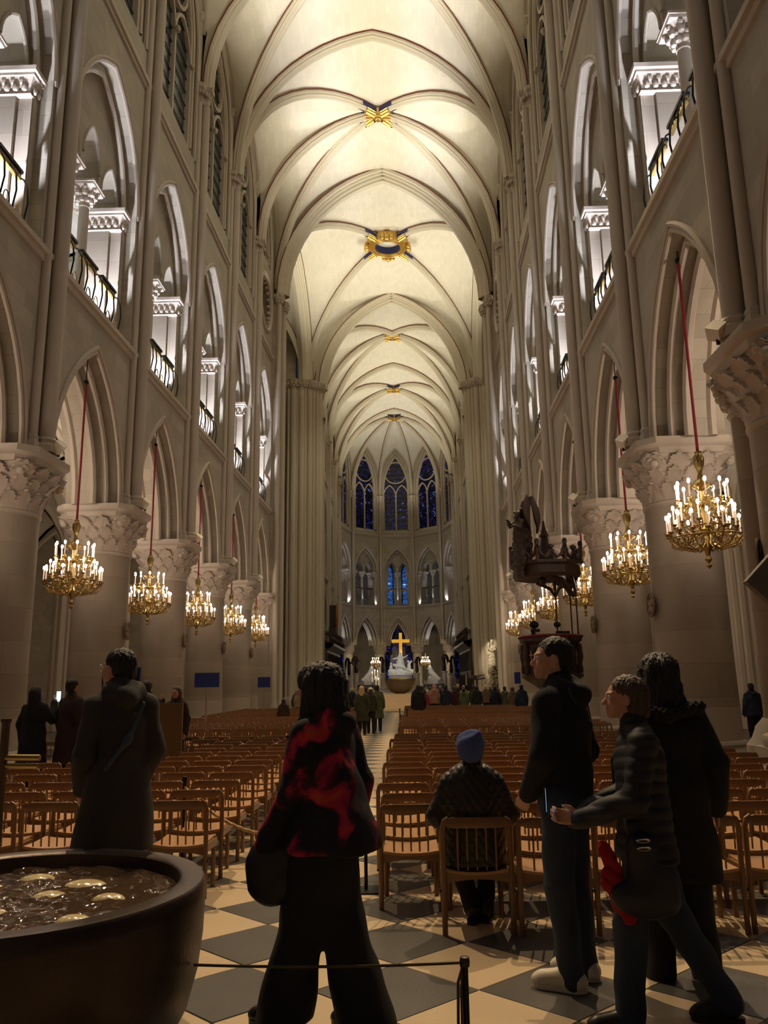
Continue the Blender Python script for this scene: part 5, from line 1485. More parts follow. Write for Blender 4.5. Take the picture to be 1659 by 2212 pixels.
far('visitor in an olive jacket in the right-hand crowd', 3.5, 33.7, 1.32, OLIVE, 'jacket', 'short')
far('tall visitor in black at the right end of the standing crowd', 4.02, 33.5, 1.4, BLACK, 'jacket', 'long')
cn = ['grey-haired', 'dark-haired', 'brown-haired', 'fair-haired']; cc = [GREYH, DARKHAIR, BRNHAIR, BLONDE]
tops = [(BLACK, 'black'), (NAVY, 'navy'), (TAN, 'tan'), (BROWNC, 'brown'), (DGREEN, 'dark green'), (BEIGE, 'beige')]
n_ = 0
for i in range(13):
    x = 1.6 + .27 * i + random.uniform(-.08, .08); y = 36.2 + random.uniform(-.5, .8)
    hi_, ti = i % 4, (i * 5 + 1) % 6
    far('%s visitor in %s in the right crowd\'s back row, %s from aisle' % (cn[hi_], tops[ti][1], ORD[i]), x, y, 1.42 + random.uniform(-.05, .06), tops[ti][0], 'jacket', ['short', 'long', 'bob', 'short'][i % 4], cc[hi_], group='standing crowd by the altar steps')
for i in range(12):
    x = -.55 - .27 * i + random.uniform(-.08, .08); y = 33.2 + random.uniform(-.8, 2)
    hi_, ti = (i + 1) % 4, (i * 5 + 3) % 6
    far('%s visitor in %s in the left-hand crowd, %s from aisle' % (cn[hi_], tops[ti][1], ORD[i]), x, y, 1.42 + random.uniform(-.06, .05), tops[ti][0], 'jacket', ['long', 'short', 'short', 'bob'][i % 4], cc[hi_], group='standing crowd by the altar steps')
far('visitor in dark clothes left of the red jacket by the flowers', 4.55, 31.5, 1.38, BLACK, 'jacket', 'short')
far('visitor in a bright red top by the flower arrangement', 4.75, 32.2, 1.3, REDC, 'jacket', 'bob', BRNHAIR)
far('visitor in a green jacket by the flower arrangement', 4.93, 31.6, 1.38, OLIVE, 'jacket', 'short')
far('visitor with white scarf and brown coat near the right pier', 5.2, 31.4, 1.36, TAN, 'jacket', 'bob', BRNHAIR)
far('visitor with a teal backpack near the right pier', 5.32, 29.8, 1.45, TEAL, 'jacket', 'short')
far('seated-looking dark visitor at the far left edge of the chairs', -2.58, 24.4, 1.18, BROWNC, 'jacket', 'short')
far('visitor in dark clothes beside the left crossing pier', -2.2, 29.5, 1.44, BLACK, 'jacket', 'short')
# left-hand group among the chairs
far('woman in black filming with a glowing phone on the left', -4.42, 12.0, 1.62, BLACK, 'coat', 'long', arm='phone', heading=-.25)
far('man in a long dark red coat left of the grey-jacket man', -3.92, 12.1, 1.72, BROWNC, 'coat', 'short', heading=-.5)
far('visitor in black half hidden behind the grey-jacket man', -3.46, 12.3, 1.66, BLACK, 'jacket', 'short', heading=.3)
far('visitor in a beige jacket half hidden behind the grey-jacket man', -3.2, 12.0, 1.5, BEIGE, 'jacket', 'short', heading=.2)
far('dark-haired visitor showing above the shoulder of the grey-jacket man', -2.85, 12.3, 1.68, BLACK, 'jacket', 'short')
far('curly-haired woman with glasses raising her phone, facing the camera', -2.90, 14.1, 1.58, BROWNC, 'jacket', 'long', BRNHAIR, arm='phone', heading=2.9)
t = thing('phone', 'glowing smartphone held up by the woman in black on the left', 'phone', (-4.2, 12.3, 1.47), -.2)
m = MB(); m.box((-.04, -.005, -.08), (.04, .005, .08)); m.build('case', IRON, t); m = MB(); m.box((-.036, -.007, -.075), (.036, -.0055, .075)); m.build('screen', newmat('bright_screen', (.5, .7, 1), .2, emit=(.45, .75, 1), estr=2.5), t)
far('distant visitor walking in the right aisle, left one', 8.7, 20, 1.45, BLACK, 'coat', 'short')
far('distant visitor with a backpack in the right aisle, right one', 9.25, 19.4, 1.45, NAVY, 'jacket', 'short')
# clergy
far('bowing priest in a white robe left of the altar', -3.2, 57.2, 1.55, WHITEC, 'coat', 'short', arm='book', heading=-2.4, z=.9)
far('seated clergyman in white by the left stalls', -4.35, 61.5, 1.3, WHITEC, 'coat', 'short', heading=-1.5, z=.9)
far('clergyman in white by the right stalls', 5.75, 61.5, 1.35, WHITEC, 'coat', 'short', heading=1.5, z=.9)

# ------------------------------------------------------------------ bronze font
t = thing('font', 'large round dark bronze font filled with rippling water and glass', 'font', (-.73, 3.93, 0))
m = MB(); m.lathe([(.66, 0), (.74, .04), (.80, .15), (.84, .3), (.86, .46), (.865, .62), (.862, .685), (.85, .70), (.755, .70), (.742, .69), (.735, .6), (.70, .5)], n=96, cap=False); m.build('bowl', BRONZE, t)
m = MB(); m.lathe([(0, .48), (.70, .50)], n=64, cap=False); m.build('basin_floor', newmat('basin_floor', (.12, .075, .04), .4, .3), t)
Wm = newmat('rippling_water', (.16, .10, .06), .03, 0, 0); Wm.node_tree.nodes['Principled BSDF'].inputs['Transmission Weight'].default_value = .55; Wm.node_tree.nodes['Principled BSDF'].inputs['IOR'].default_value = 1.4
m = MB(); rows = []
for i in range(56):
    r = .735 * i / 55
    rows.append([(r * cos(a), r * sin(a), .635 + (.011 * sin(13 * r * cos(a) + 4 * sin(9 * r * sin(a))) * sin(15 * r * sin(a) + 3 * sin(8 * r * cos(a))) + .005 * sin(38 * r * cos(a) + 5 * sin(14 * r * sin(a))) * sin(33 * r * sin(a)) + .003 * sin(70 * r * sin(a) + 6 * sin(20 * r * cos(a)))) * (1 if i < 54 else .3)) for a in [2 * PI * j / 150 for j in range(150)]])
m.grid(rows, cv=True); m.build('water', Wm, t)
GL = newmat('amber_glass', (.80, .66, .34), .08, 0, .1, 12, .2, 9); GL.node_tree.nodes['Principled BSDF'].inputs['Transmission Weight'].default_value = .2
for i, (x, y, r) in enumerate(((-.05, -.2, .12), (-.28, -.18, .1), (.12, .1, .09), (.2, .32, .11), (-.3, .25, .13), (.42, .05, .08), (-.1, .45, .1), (-.45, 0, .1), (.4, -.3, .08), (-.55, .3, .08))):
    m = MB(); m.ball((x, y, .618), (r, r * .75, .035), 18, 10); m.build('glass_pebble', GL, t)
m = MB(); m.lathe([(.0, .74), (.02, .735), (.05, .71), (.08, .67), (.12, .64)], (-.5, -.12, 0), 18); m.build('glass_dome', GL, t)
lamp('POINT', (-1.4, 2.6, 2.4), 5, (1, .85, .7), None, .03, warp=False)  # added lamp without a fixture, only to put glints on the font water
# ------------------------------------------------------------------ posts and ropes
def stanchion(label, x, y, h, plate=True, r=.014):
    t = thing('rope_post', label, 'post', (x, y, 0))
    m = MB(); m.lathe([(r, .01), (r, h)], n=12); m.build('pole', IRON, t)
    m = MB(); m.lathe([(r * 1.5, h - .03), (r * 1.6, h - .01), (r * 1.4, h + .008), (0, h + .012)], n=12); m.build('cap', BRONZE if r < .0148 and h < .5 else IRON, t)
    if plate: m = MB(); m.box((-.15, -.12, 0), (.15, .12, .012)); m.build('base_plate', IRON, t)
    return t
def rope(label, a, b, sag, r, mat, twist=0):
    m = MB(); n = 40
    P = [tuple(Vector(a).lerp(Vector(b), i / n) - Vector((0, 0, sag * 4 * (i / n) * (1 - i / n)))) for i in range(n + 1)]
    o = thing('rope', label, 'rope')
    for s in range(3 if twist else 1):
        Q = [(x, y + r * .55 * cos(twist * i + s * 2.1), z + r * .55 * sin(twist * i + s * 2.1)) for i, (x, y, z) in enumerate(P)] if twist else P
        m = MB(); m.tube(Q, r * (.62 if twist else 1), 8); m.build('strand', mat, o)
t = stanchion('short bronze post with domed cap in front of the black and cream floor', 1.34, 3.85, .40, False, .0145)
m = MB(); m.tube([(-.01, 0, .37), (-.032, -.01, .31), (-.036, 0, .15), (-.03, 0, .02)], .0065, 6); m.tube([(-.01, 0, .37), (-.02, -.02, .28), (-.022, -.018, .02)], .0055, 6); m.build('hanging_cord', newmat('dark_cord', (.07, .045, .02), .8), t)
rope('thin dark cord stretched from the font to the short bronze post', (.128, 3.88, .375), (1.33, 3.85, .385), .012, .0065, newmat('brown_cord', (.09, .06, .028), .8))
stanchion('slim black rope post left of the aisle beside the chairs', -.88, 7.35, .80)
stanchion('slim black rope post on a square plate behind the walking woman', .76, 6.72, .87)
rope('golden twisted rope sagging across the aisle behind the walking woman', (-.88, 7.35, .72), (.76, 6.72, .74), .36, .015, ROPE, 1.2)
stanchion('thin black post at the aisle end of the second right block', .93, 22, .9)
stanchion('thin black post just left of the far right-hand chairs', 1.12, 21.5, .9)
# tall bronze post with brass bar at the left edge
t = thing('cross_stand', 'tall dark post with a polished brass crossbar at the left edge', 'stand', (-1.74, 5.75, 0))
m = MB(); m.lathe([(.12, 0), (.12, .02), (.03, .05), (.028, 1.36), (.036, 1.37), (.036, 1.39)], n=12); m.build('post', BRONZE, t)
m = MB(); m.tube([(-.3, 0, 1.13), (.26, 0, 1.12)], .022, 10); m.tube([(-.3, 0, 1.075), (.25, 0, 1.065)], .018, 10); m.build('crossbar', BRASS, t)

# ------------------------------------------------------------------ panels and signs
def panel_sign(label, x, y, z0, z1, w_, mat, pole=True, rz=0):
    t = thing('panel', label, 'sign', (x, y, 0), rz)
    m = MB(); m.box((-w_ / 2, -.02, z0), (w_ / 2, .02, z1)); m.build('board', mat, t, smooth=False)
    if pole: m = MB(); m.box((-.02, -.03, 0), (.02, -.025 + .04, z0)); m.box((-.16, -.1, 0), (.16, .1, .02)); m.build('post', SIGNPOLE, t, smooth=False)
    return t
panel_sign('dark blue panel half hidden by the head of the grey-jacket man', -3.50, 13, 1.6, 1.9, .62, SIGNBLUE)
panel_sign('dark blue panel on a pale pole before the third left column', -4.2, 21.5, 1.55, 1.93, .66, SIGNBLUE)
panel_sign('small dark blue panel on a pole before the fifth left column', -3.95, 28.8, 1.5, 1.86, .44, SIGNBLUE)
panel_sign('blue upright panel low on the wall right of the crowd', 6.55, 39.6, 1.45, 2.0, .3, SIGNBLUE)
panel_sign('tan wooden board on edge beside the curly-haired woman', -2.15, 11.2, .45, 1.37, .34, newmat('tan_board', (.16, .10, .045), .6))
t = panel_sign('dark brown placard with pale numbers at the left of the aisle', -1.0, 27, .93, 1.37, .29, newmat('brown_placard', (.085, .055, .03), .6))
fc = bpy.data.curves.new('numbers', 'FONT'); fc.body = '5 00'; fc.size = .13; fc.extrude = .002; fc.align_x = 'CENTER'
o = bpy.data.objects.new('numbers', fc); COL.objects.link(o); o.parent = t; o.location = (0, -.024, 1.23); o.rotation_euler = (PI / 2, 0, 0)
fc.materials.append(LAMPW)
bpy.context.view_layer.update()
dg = bpy.context.evaluated_depsgraph_get(); me_ = bpy.data.meshes.new_from_object(o.evaluated_get(dg)); loc_, rot_ = o.location.copy(), o.rotation_euler.copy()
bpy.data.objects.remove(o); o = link('numbers', me_, t, loc_); o.rotation_euler = rot_
t = thing('lozenge_sign', 'dark diamond-shaped board with white centre at the right edge', 'sign', (4.15, 6.0, 0))
m = MB(); q = .48; m.add([(-q, -.02, 2.3), (0, -.02, 2.3 - q), (q, -.02, 2.3), (0, -.02, 2.3 + q), (-q, .05, 2.3), (0, .05, 2.3 - q), (q, .05, 2.3), (0, .05, 2.3 + q)], [(0, 1, 2, 3), (7, 6, 5, 4), (0, 4, 5, 1), (1, 5, 6, 2), (2, 6, 7, 3), (3, 7, 4, 0)])
m.build('board', DARKSTONE, t, smooth=False)
m = MB(); q = .22; m.add([(-q, -.026, 2.3), (0, -.026, 2.3 - q), (q, -.026, 2.3), (0, -.026, 2.3 + q)], [(0, 1, 2, 3)]); m.build('white_mark', LAMPW, t, smooth=False)
m = MB(); m.tube([(0, 0, 0), (0, 0, 1.84)], .03, 8); m.build('post', IRON, t)
# painted consecration crosses on the columns
def medallion(label, x, y, z, r, ry, rz):
    t = thing('medallion', label, 'wall cross', (x, y, z), rz)
    def P(a, q, d=0): return (q * cos(a), -d, q * sin(a))
    m = MB(); m.tube([P(2 * PI * i / 28, r, .01) for i in range(28)], r * .07, 6, closed=True); m.build('outer_ring', newmat('oxblood', (.22, .14, .10), .85), t)
    m = MB(); m.add([P(2 * PI * i / 28, r * .95, .012) for i in range(28)], [tuple(range(28))]); m.add([P(2 * PI * i / 28, r * .95, -.03) for i in range(28)], [tuple(range(28))]); m.build('disc', newmat('ochre_disc', (.42, .35, .27), .85), t)
    m = MB()
    for a in (0, PI / 2, PI, -PI / 2): m.add([P(a, r * .08, .02), P(a - .32, r * .75, .02), P(a + .32, r * .75, .02)], [(0, 1, 2)]); m.ball(P(a, r * .6, .02), r * .12, 8, 4)
    m.tube([P(2 * PI * i / 28, r * .82, .02) for i in range(28)], r * .025, 5, closed=True); m.build('cross', newmat('gilt_paint', (.20, .13, .05), .6), t)
    return t
cx_, cy_, _ = wp(6.78, YK(-1), 0)
medallion('round painted cross medallion on the nearest right column', cx_ - .63, cy_ + .37, 3.18, .27, 0, -2.1)
for k in range(0, 5):
    for s in (-1, 1):
        if k == 0 and s < 0: continue
        cx_, cy_, _ = wp(s * 6.78, YK(k), 0)
        medallion('small painted cross medallion on the %s %s column' % (ordn[k + (s > 0)], 'left' if s < 0 else 'right'), cx_ - s * .755, cy_ - .0, 3.0, .22, 0, s * -1.571)

# ------------------------------------------------------------------ pulpit
def hexa(R, z, c=(0, 0), n=8): return [(c[0] + R * cos(PI / n + 2 * PI * i / n), c[1] + R * sin(PI / n + 2 * PI * i / n), z) for i in range(n)]
px_, py_ = 5.18, 22.6
t = thing('pulpit', 'dark carved wooden pulpit with canopy on the right of the nave', 'pulpit', (px_, py_, 0))
m = MB(); m.grid([hexa(R, z) for R, z in ((.2, .9), (.25, 1.0), (.3, 1.3), (.5, 1.45), (.75, 1.6), (.86, 1.68), (.86, 1.76), (.76, 1.78), (.74, 2.55), (.80, 2.6), (.88, 2.66), (.88, 2.74), (.7, 2.74), (.66, 1.9))], cv=True); m.build('tub', DARKWOOD, t, smooth=False)
m = MB(); m.grid([hexa(R, z) for R, z in ((.90, 2.73), (.93, 2.79), (.86, 2.83), (.7, 2.8), (.68, 2.75))], cv=True); m.build('red_cushion_rail', newmat('crimson_velvet', (.12, .01, .015), .9), t)
m = MB(); m.lathe([(.5, 0), (.5, .1), (.2, .2), (.16, .9)], n=8); m.build('pedestal', DARKWOOD, t)
for i in range(8):
    a = PI / 8 + 2 * PI * i / 8
    m = MB(); m.lathe([(.06, 1.78), (.07, 1.9), (.05, 2.0), (.075, 2.2), (.06, 2.35), (.08, 2.45), (.05, 2.58)], (.80 * cos(a), .80 * sin(a), 0), 8); m.ball((.82 * cos(a), .82 * sin(a), 2.25), (.07, .07, .18), 8, 6); m.build('corner_figure', DARKWOOD, t)
for i in range(8):
    a = 2 * PI * i / 8
    S = Vector((-sin(a), cos(a), 0)); c = Vector((.715 * cos(a), .715 * sin(a), 0))
    for q in (-.14, .14):
        m = MB(); p = c + S * q + Vector((0, 0, 2.2)); d = Vector((cos(a), sin(a), 0))
        def bx(w0, h0, w1, h1): m.add([tuple(p + S * u + Vector((0, 0, v)) + d * e) for e in (0, .03) for u, v in ((w0, h0), (w1, h0), (w1, h1), (w0, h1))], [(4, 5, 6, 7), (0, 1, 5, 4), (1, 2, 6, 5), (2, 3, 7, 6), (3, 0, 4, 7)])
        bx(-.012, -.2, .012, .2); bx(-.06, .06, .06, .085); m.build('gilt_cross', GOLD, t, smooth=False)
        for w0 in (-.11, .11):
            m = MB(); m.tube([tuple(p + S * w0 + Vector((0, 0, -.34)) + d * .02), tuple(p + S * w0 + Vector((0, 0, .3)) + d * .02)], .016, 5); m.build('panel_stile', DARKWOOD, t)
ZB, ZT = 4.42, 4.85
m = MB(); m.grid([hexa(R, z) for R, z in ((.75, ZB), (.92, ZB - .02), (.98, ZB + .08), (.95, ZB + .3), (1.04, ZT - .08), (1.06, ZT), (.9, ZT + .02), (.0, ZT + .05))], cv=True); m.grid([hexa(R, z) for R, z in ((.75, ZB), (.0, ZB + .1))], cv=True); m.build('canopy', DARKWOOD, t, smooth=False)
for a0 in (-.15, .45, 1.1):
    p = Vector((.78 * cos(a0), .78 * sin(a0), 0)); m = MB(); m.lathe([(.03, 2.75), (.045, 2.8), (.022, 2.9), (.022, 4.0), (.045, 4.05), (.03, 4.12), (.05, 4.2), (.06, 4.42)], (p.x, p.y, 0), 8); m.build('post', DARKWOOD, t)
    for s in (-1, 1):
        m = MB(); A_ = a0 + s * .65
        m.tube([(p.x, p.y, 3.95), (p.x * .75 + .25 * .8 * cos(A_), p.y * .75 + .25 * .8 * sin(A_), 4.2), (.82 * cos(A_), .82 * sin(A_), 4.42)], [.03, .05, .07], 6); m.build('bracket', DARKWOOD, t)
m = MB()
m.tube([(.7, -.2, 3.9), (.3, -.6, 4.3), (-.3, -.75, 4.5)], [.06, .1, .05], 6); m.build('front_arch', DARKWOOD, t)
for i in range(8):
    a = PI / 8 + 2 * PI * i / 8; b_ = a + PI / 4; p, q = Vector((1.0 * cos(a), 1.0 * sin(a), ZT)), Vector((1.0 * cos(b_), 1.0 * sin(b_), ZT)); mid_ = (p + q) / 2
    m = MB(); m.tube([p + Vector((0, 0, .42)), p.lerp(q, .12) + Vector((0, 0, .16)), p.lerp(q, .3) + Vector((0, 0, .06)), mid_ + Vector((0, 0, .26)), p.lerp(q, .7) + Vector((0, 0, .06)), p.lerp(q, .88) + Vector((0, 0, .16)), q + Vector((0, 0, .42))], .05, 6); m.ball(mid_ + Vector((0, 0, .36)), .08, 6, 5); m.ball(p + Vector((0, 0, .5)), (.07, .07, .1), 6, 5); m.lathe([(.05, 0), (.05, .4)], tuple(p), 6)
    m.build('cresting', DARKWOOD, t)
m = MB(); m.lathe([(.3, 4.88), (.26, 5.1), (.16, 5.3), (.1, 5.6), (.14, 5.65), (.05, 5.9), (.03, 6.1)], n=8); m.build('spire', DARKWOOD, t)
m = MB(); m.ball((-.15, -.2, 4.34), .12, 10, 8); m.build('pendant_ball', DARKWOOD, t)
m = MB(); m.tube([(-.55, -.4, 2.8), (-.5, -.45, 3.0)], .05, 6); m.ball((-.5, -.45, 3.1), (.13, .1, .11), 8, 6); m.box((-.6, -.5, 2.9), (-.35, -.4, 2.98)); m.build('spot_lamp', IRON, t)
m = MB(); m.box((.05, -.7, 2.83), (.42, -.6, 2.9)); m.ball((.1, -.65, 3.08), (.1, .05, .08), 8, 6); m.tube([(.1, -.65, 2.85), (.1, -.65, 3.05)], .02, 6); m.build('book_rest', IRON, t)
def angel(label, loc, rz, h, mat, wings=True, raised=True, base=None):
    t = thing('angel_statue', label, 'statue', loc, rz); s = h / 1.75
    j = J(ankL=(-.05, -.02, .08), ankR=(.05, -.02, .08), kneeL=(-.05, .04, .5), kneeR=(.06, .04, .5))
    if raised: j.update(elR=(.22, .15, 1.3), wrR=(.12, .32, 1.38), elL=(-.2, .1, 1.2), wrL=(-.08, .3, 1.25))
    P = body_prims(j, 0) + jacket_prims(j, .3, .95, .07, False) + [('c', (0, 0, .06), (0, 0, 1.0), .2, .15, dict(sy=.8, k=.06))]
    P = [p for p in P if p[0] != '-e'] + [('e', (0, -.03, 1.69), (.09, .1, .09), {})]
    link('figure', sdf_mesh('figure', P, .022, mat, folds(.015, 14, 3), s), t)
    if wings:
        for q in (-1, 1):
            m = MB(); rows = []
            for i in range(9):
                f = i / 8; wdt = .16 * sin(PI * min(1, f * .9 + .15)) + .02
                c = Vector((q * (.08 + .25 * sin(PI * f * .8)), -.14 - .1 * f, 1.85 - 1.1 * f)) * s
                rows.append([tuple(c + Vector((q * wdt * u, -.03 * u * u + .02 * sin(9 * f + 4 * u), .05 * u)) * s) for u in (-1, -.5, 0, .5, 1)] + [tuple(c + Vector((q * wdt * u, -.05 - .03 * u * u, .05 * u)) * s) for u in (1, .5, 0, -.5, -1)])
            m.grid(rows, cv=True); m.build('wing', mat, t)
    if base: m = MB(); m.lathe([(base[0] * 1.3, -base[1]), (base[0] * 1.3, -base[1] + .1), (base[0], -base[1] + .2), (base[0], -.15), (base[0] * 1.25, -.1), (base[0] * 1.25, 0)], n=10); m.build('pedestal', CARVE if base[2] else mat, t)
    return t
angel('carved winged angel atop the pulpit canopy, right one', (4.60, 22.25, 5.02), .9, 1.62, DARKWOOD, base=(.12, .2, 0))
angel('carved figure atop the pulpit canopy, left one', (4.37, 22.0, 4.72), 2.2, 1.55, DARKWOOD, wings=False, base=(.1, .3, 0))

# ------------------------------------------------------------------ high altar group and choir furniture
t = thing('altar', 'bowl-shaped dark bronze altar on the pale steps', 'altar', (.74, 52, .9))
m = MB(); rows = []
for z, hw, hd in ((.0, .28, .3), (.06, .46, .42), (.2, .68, .55), (.4, .83, .64), (.6, .92, .69), (.82, .985, .72), (.9, .99, .72), (.93, .985, .71)):
    rows.append([(hw * (abs(cos(a)) ** .7) * (1 if cos(a) > 0 else -1), hd * (abs(sin(a)) ** .7) * (1 if sin(a) > 0 else -1), z) for a in [2 * PI * i / 32 for i in range(32)]])
m.grid(rows, cv=True); m.add(rows[-1], [tuple(range(32))]); m.build('bowl', ALTARB, t)
m = MB(); m.box((.0, -.3, .932), (.55, .1, .97)); m.build('open_book', LAMPW, t)
t = thing('cross', 'tall glowing gold cross above the white marble group', 'cross', (.62, 88.6, 0))
m = MB(); m.box((-.17, -.06, 4.3), (.17, .06, 6.96)); m.build('upright', CROSSG, t, smooth=False); m = MB(); m.box((-.98, -.065, 5.88), (.98, .065, 6.24)); m.build('crossbar', CROSSG, t, smooth=False)
m = MB(); m.box((-.14, -.05, .9), (.14, .05, 4.3)); m.build('stem', GOLD, t, smooth=False)
t = thing('marble_group', 'white marble seated mourning woman with a body across her lap', 'statue', (.55, 87, 2.62))
P = [('e', (0, .1, 1.95), (.17, .19, .22), {}), ('c', (0, .1, 1.1), (0, .1, 1.65), .34, .26, dict(k=.1)), ('c', (0, 0, .2), (0, .1, 1.1), .62, .4, dict(k=.15, sy=.7)),
     ('c', (-.25, .1, 1.55), (-.75, -.1, 1.45), .12, .07, dict(k=.06)), ('c', (.25, .1, 1.55), (.65, -.1, 1.7), .12, .06, dict(k=.06)), ('c', (.65, -.1, 1.7), (.82, -.15, 1.82), .06, .04, dict(k=.04)),
     ('c', (-.55, -.35, .75), (.35, -.4, .55), .17, .15, dict(k=.08)), ('c', (.35, -.4, .55), (1.0, -.4, .2), .13, .08, dict(k=.08)), ('e', (-.72, -.35, .82), (.13, .14, .15), dict(k=.04)),
     ('c', (-.35, -.45, .65), (-.45, -.5, .15), .07, .05, dict(k=.04)), ('e', (-1.0, -.1, .45), (.18, .2, .4), dict(k=.06)), ('e', (-1.0, -.12, .95), (.12, .12, .14), dict(k=.04)),
     ('e', (.95, -.1, .6), (.2, .2, .45), dict(k=.06)), ('e', (.88, -.15, 1.15), (.12, .12, .14), dict(k=.04)), ('c', (1.0, .05, .9), (1.25, .1, 1.25), .12, .05, dict(k=.05)), ('c', (-1.1, 0, .12), (1.2, 0, .12), .28, .25, dict(k=.1, sy=1.3))]
link('figures', sdf_mesh('figures', P, .035, WHITEST, folds(.016, 13, 1)), t)
t = thing('high_altar', 'pale stone high altar with dark relief panel under the marble group', 'altar', (.55, 87, .9))
m = MB(); m.box((-1.35, -.9, 1.45), (1.35, .7, 1.57)); m.build('table_top', WHITEST, t, smooth=False); m = MB(); m.box((-1.25, -.8, 0), (1.25, .6, 1.45)); m.build('block', newmat('grey_marble', (.42, .42, .45), .4), t, smooth=False)
m = MB(); m.box((-.85, -.83, .2), (.85, -.78, 1.25))
for i in range(12): m.ball((-.75 + .136 * i, -.82, .72 + .1 * sin(i * 2.3)), (.06, .04, .3), 6, 5)
m.build('relief_panel', GOLD, t)
def kneeler(label, x, y, rz):
    t = thing('kneeling_statue', label, 'statue', (x, y, 1.75), rz)
    P = [('e', (0, .25, 1.45), (.13, .14, .16), {}), ('c', (0, .05, .7), (0, .2, 1.2), .27, .22, dict(k=.08)), ('c', (0, -.5, .25), (0, .05, .75), .3, .3, dict(k=.12)), ('c', (0, -.9, .12), (0, .1, .15), .2, .35, dict(k=.1)), ('c', (.15, .2, 1.1), (.05, .5, 1.15), .09, .06, dict(k=.05)), ('c', (-.15, .2, 1.1), (-.05, .5, 1.15), .09, .06, dict(k=.05))]
    link('figure', sdf_mesh('figure', P, .03, WHITEST, folds(.010, 13, 2)), t)
    m = MB(); m.box((-.45, -1.05, -.35), (.45, .6, 0)); m.build('plinth', WHITEST, t, smooth=False); m = MB(); m.box((-.55, -1.15, -.85), (.55, .7, -.35)); m.build('pedestal', DARKSTONE, t, smooth=False)
kneeler('white marble kneeling king left of the altar', -2.5, 81.8, -.9); kneeler('white marble kneeling king right of the altar', 3.75, 81.8, .9)
for lab, x, y, z, rz in (('dark bronze angel, outermost on the left', -4.45, 79.5, 2.35, -1), ('dark bronze angel, second from the left', -3.95, 82.8, 2.6, -.6), ('dark bronze angel just left of the marble group', -1.3, 86, 2.6, -.8), ('dark bronze angel just right of the marble group', 2.32, 86, 2.55, .8), ('dark bronze angel, second from the right', 5.05, 82.3, 2.65, .6), ('dark bronze angel, outermost on the right', 5.6, 79.5, 2.4, 1)):
    angel(lab, (x, y, z), rz, 1.6, BRONZE, base=(.28, z - .9, 1))
for i, (x, z) in enumerate(((-1.35, 2.25), (-1.16, 2.4), (-.97, 2.35), (-1.1, 1.9), (-.92, 1.8))):
    t = thing('candle', '%s of the five tall white candles left of the altar' % ORD[i], 'candle', (x, 59.6 + .1 * i, .9), group='tall altar candles')
    m = MB(); m.lathe([(.05, z - 1.5 + .0), (.05, z - .85)], n=8); m.build('wax', newmat('altar_wax', (.9, .84, .65), .5, emit=(1, .8, .5), estr=.3), t); m = MB(); m.ball((0, 0, z - .8), (.025, .025, .05), 6, 5); m.build('flame', FLAME, t)
    m = MB(); m.lathe([(.12, 0), (.03, .05), (.025, z - 1.5), (.07, z - 1.48)], n=8); m.build('stand', BRONZE, t)
for s, sd in ((-1, 'left'), (1, 'right')):
    t = thing('choir_stalls', 'dark carved choir stalls along the %s of the choir' % sd, 'stalls', (.62, 0, .9))
    X = 5.25 * s
    for i in range(12):
        y = 59 + 1.0 * i
        m = MB(); m.box((min(X, X + s * .12), y, 0), (max(X, X + s * .12), y + .95, 3.3)); m.tube([(X, y, 0), (X - s * .12, y, .2), (X - s * .12, y, 1.2)], .05, 5); m.tube([(X - s * .02, y + .1, 1.5), (X - s * .02, y + .47, 2.9), (X - s * .02, y + .85, 1.5)], .04, 5); m.build('panelled_bay', DARKWOOD, t, smooth=False)
    m = MB(); m.grid([[(X - s * a, y, z) for a, z in ((0, 3.1), (.45, 3.45), (.5, 3.6), (.0, 3.7), (-.15, 3.7), (-.15, 3.1))] for y in (59, 71)], cv=True); m.build('canopy', DARKWOOD, t, smooth=False)
    for i in range(10): m = MB(); y = 59.4 + 1.2 * i; m.lathe([(.1, 3.7), (.07, 4.0), (.12, 4.1), (.06, 4.4), (.09, 4.5), (0, 4.7)], (X - s * .2, y, 0), 6); m.ball((X - s * .3, y + .3, 3.95), (.12, .12, .2), 6, 5); m.build('finial', DARKWOOD, t)
    m = MB(); m.box((min(X - s * 1.0, X - s * .9), 60, 0), (max(X - s * 1.0, X - s * .9), 68, .95)); m.build('desk', DARKWOOD, t, smooth=False)
t = thing('organ_case', 'small choir organ with reddish pipes above the left stalls', 'organ', (-4.75, 66, 4.9))
m = MB(); m.box((-.3, -1.2, 0), (.25, 1.2, 1.2)); m.box((-.3, -.7, 1.2), (.2, 1.2, 3.0)); m.build('case', DARKWOOD, t, smooth=False)
for i in range(7): m = MB(); m.lathe([(.02, 1.2), (.07, 1.4), (.07, 2.6 + .14 * (3 - abs(i - 3))), (0, 2.75 + .14 * (3 - abs(i - 3)))], (.28, -1.0 + .17 * i, 0), 8); m.build('pipe', newmat('copper_pipe', (.45, .16, .05), .4, .5), t)
# statue of mother and child, flowers
t = thing('madonna_statue', 'pale stone standing mother holding a child on the right pier', 'statue', (6.95, 54.6, 2.35), .25)
j = J(elL=(-.2, .1, 1.2), wrL=(-.05, .22, 1.15), head=(-.03, .04, 1.64))
P = [p for p in body_prims(j, 0) + jacket_prims(j, .3, .95, .075, False) if p[0] != '-e'] + [('c', (.04, 0, .08), (-.02, 0, 1.0), .19, .17, dict(sy=.8, k=.06)), ('e', (-.03, .0, 1.72), (.09, .1, .12), {}), ('c', (-.05, -.05, 1.6), (-.02, -.08, 1.2), .09, .14, dict(k=.05)),
     ('e', (.22, .12, 1.56), (.07, .07, .08), {}), ('c', (.21, .1, 1.28), (.21, .1, 1.46), .09, .075, dict(k=.03)), ('c', (.2, .1, 1.25), (.08, .2, 1.15), .06, .05, dict(k=.03))]
t.rotation_euler.z = PI + .25
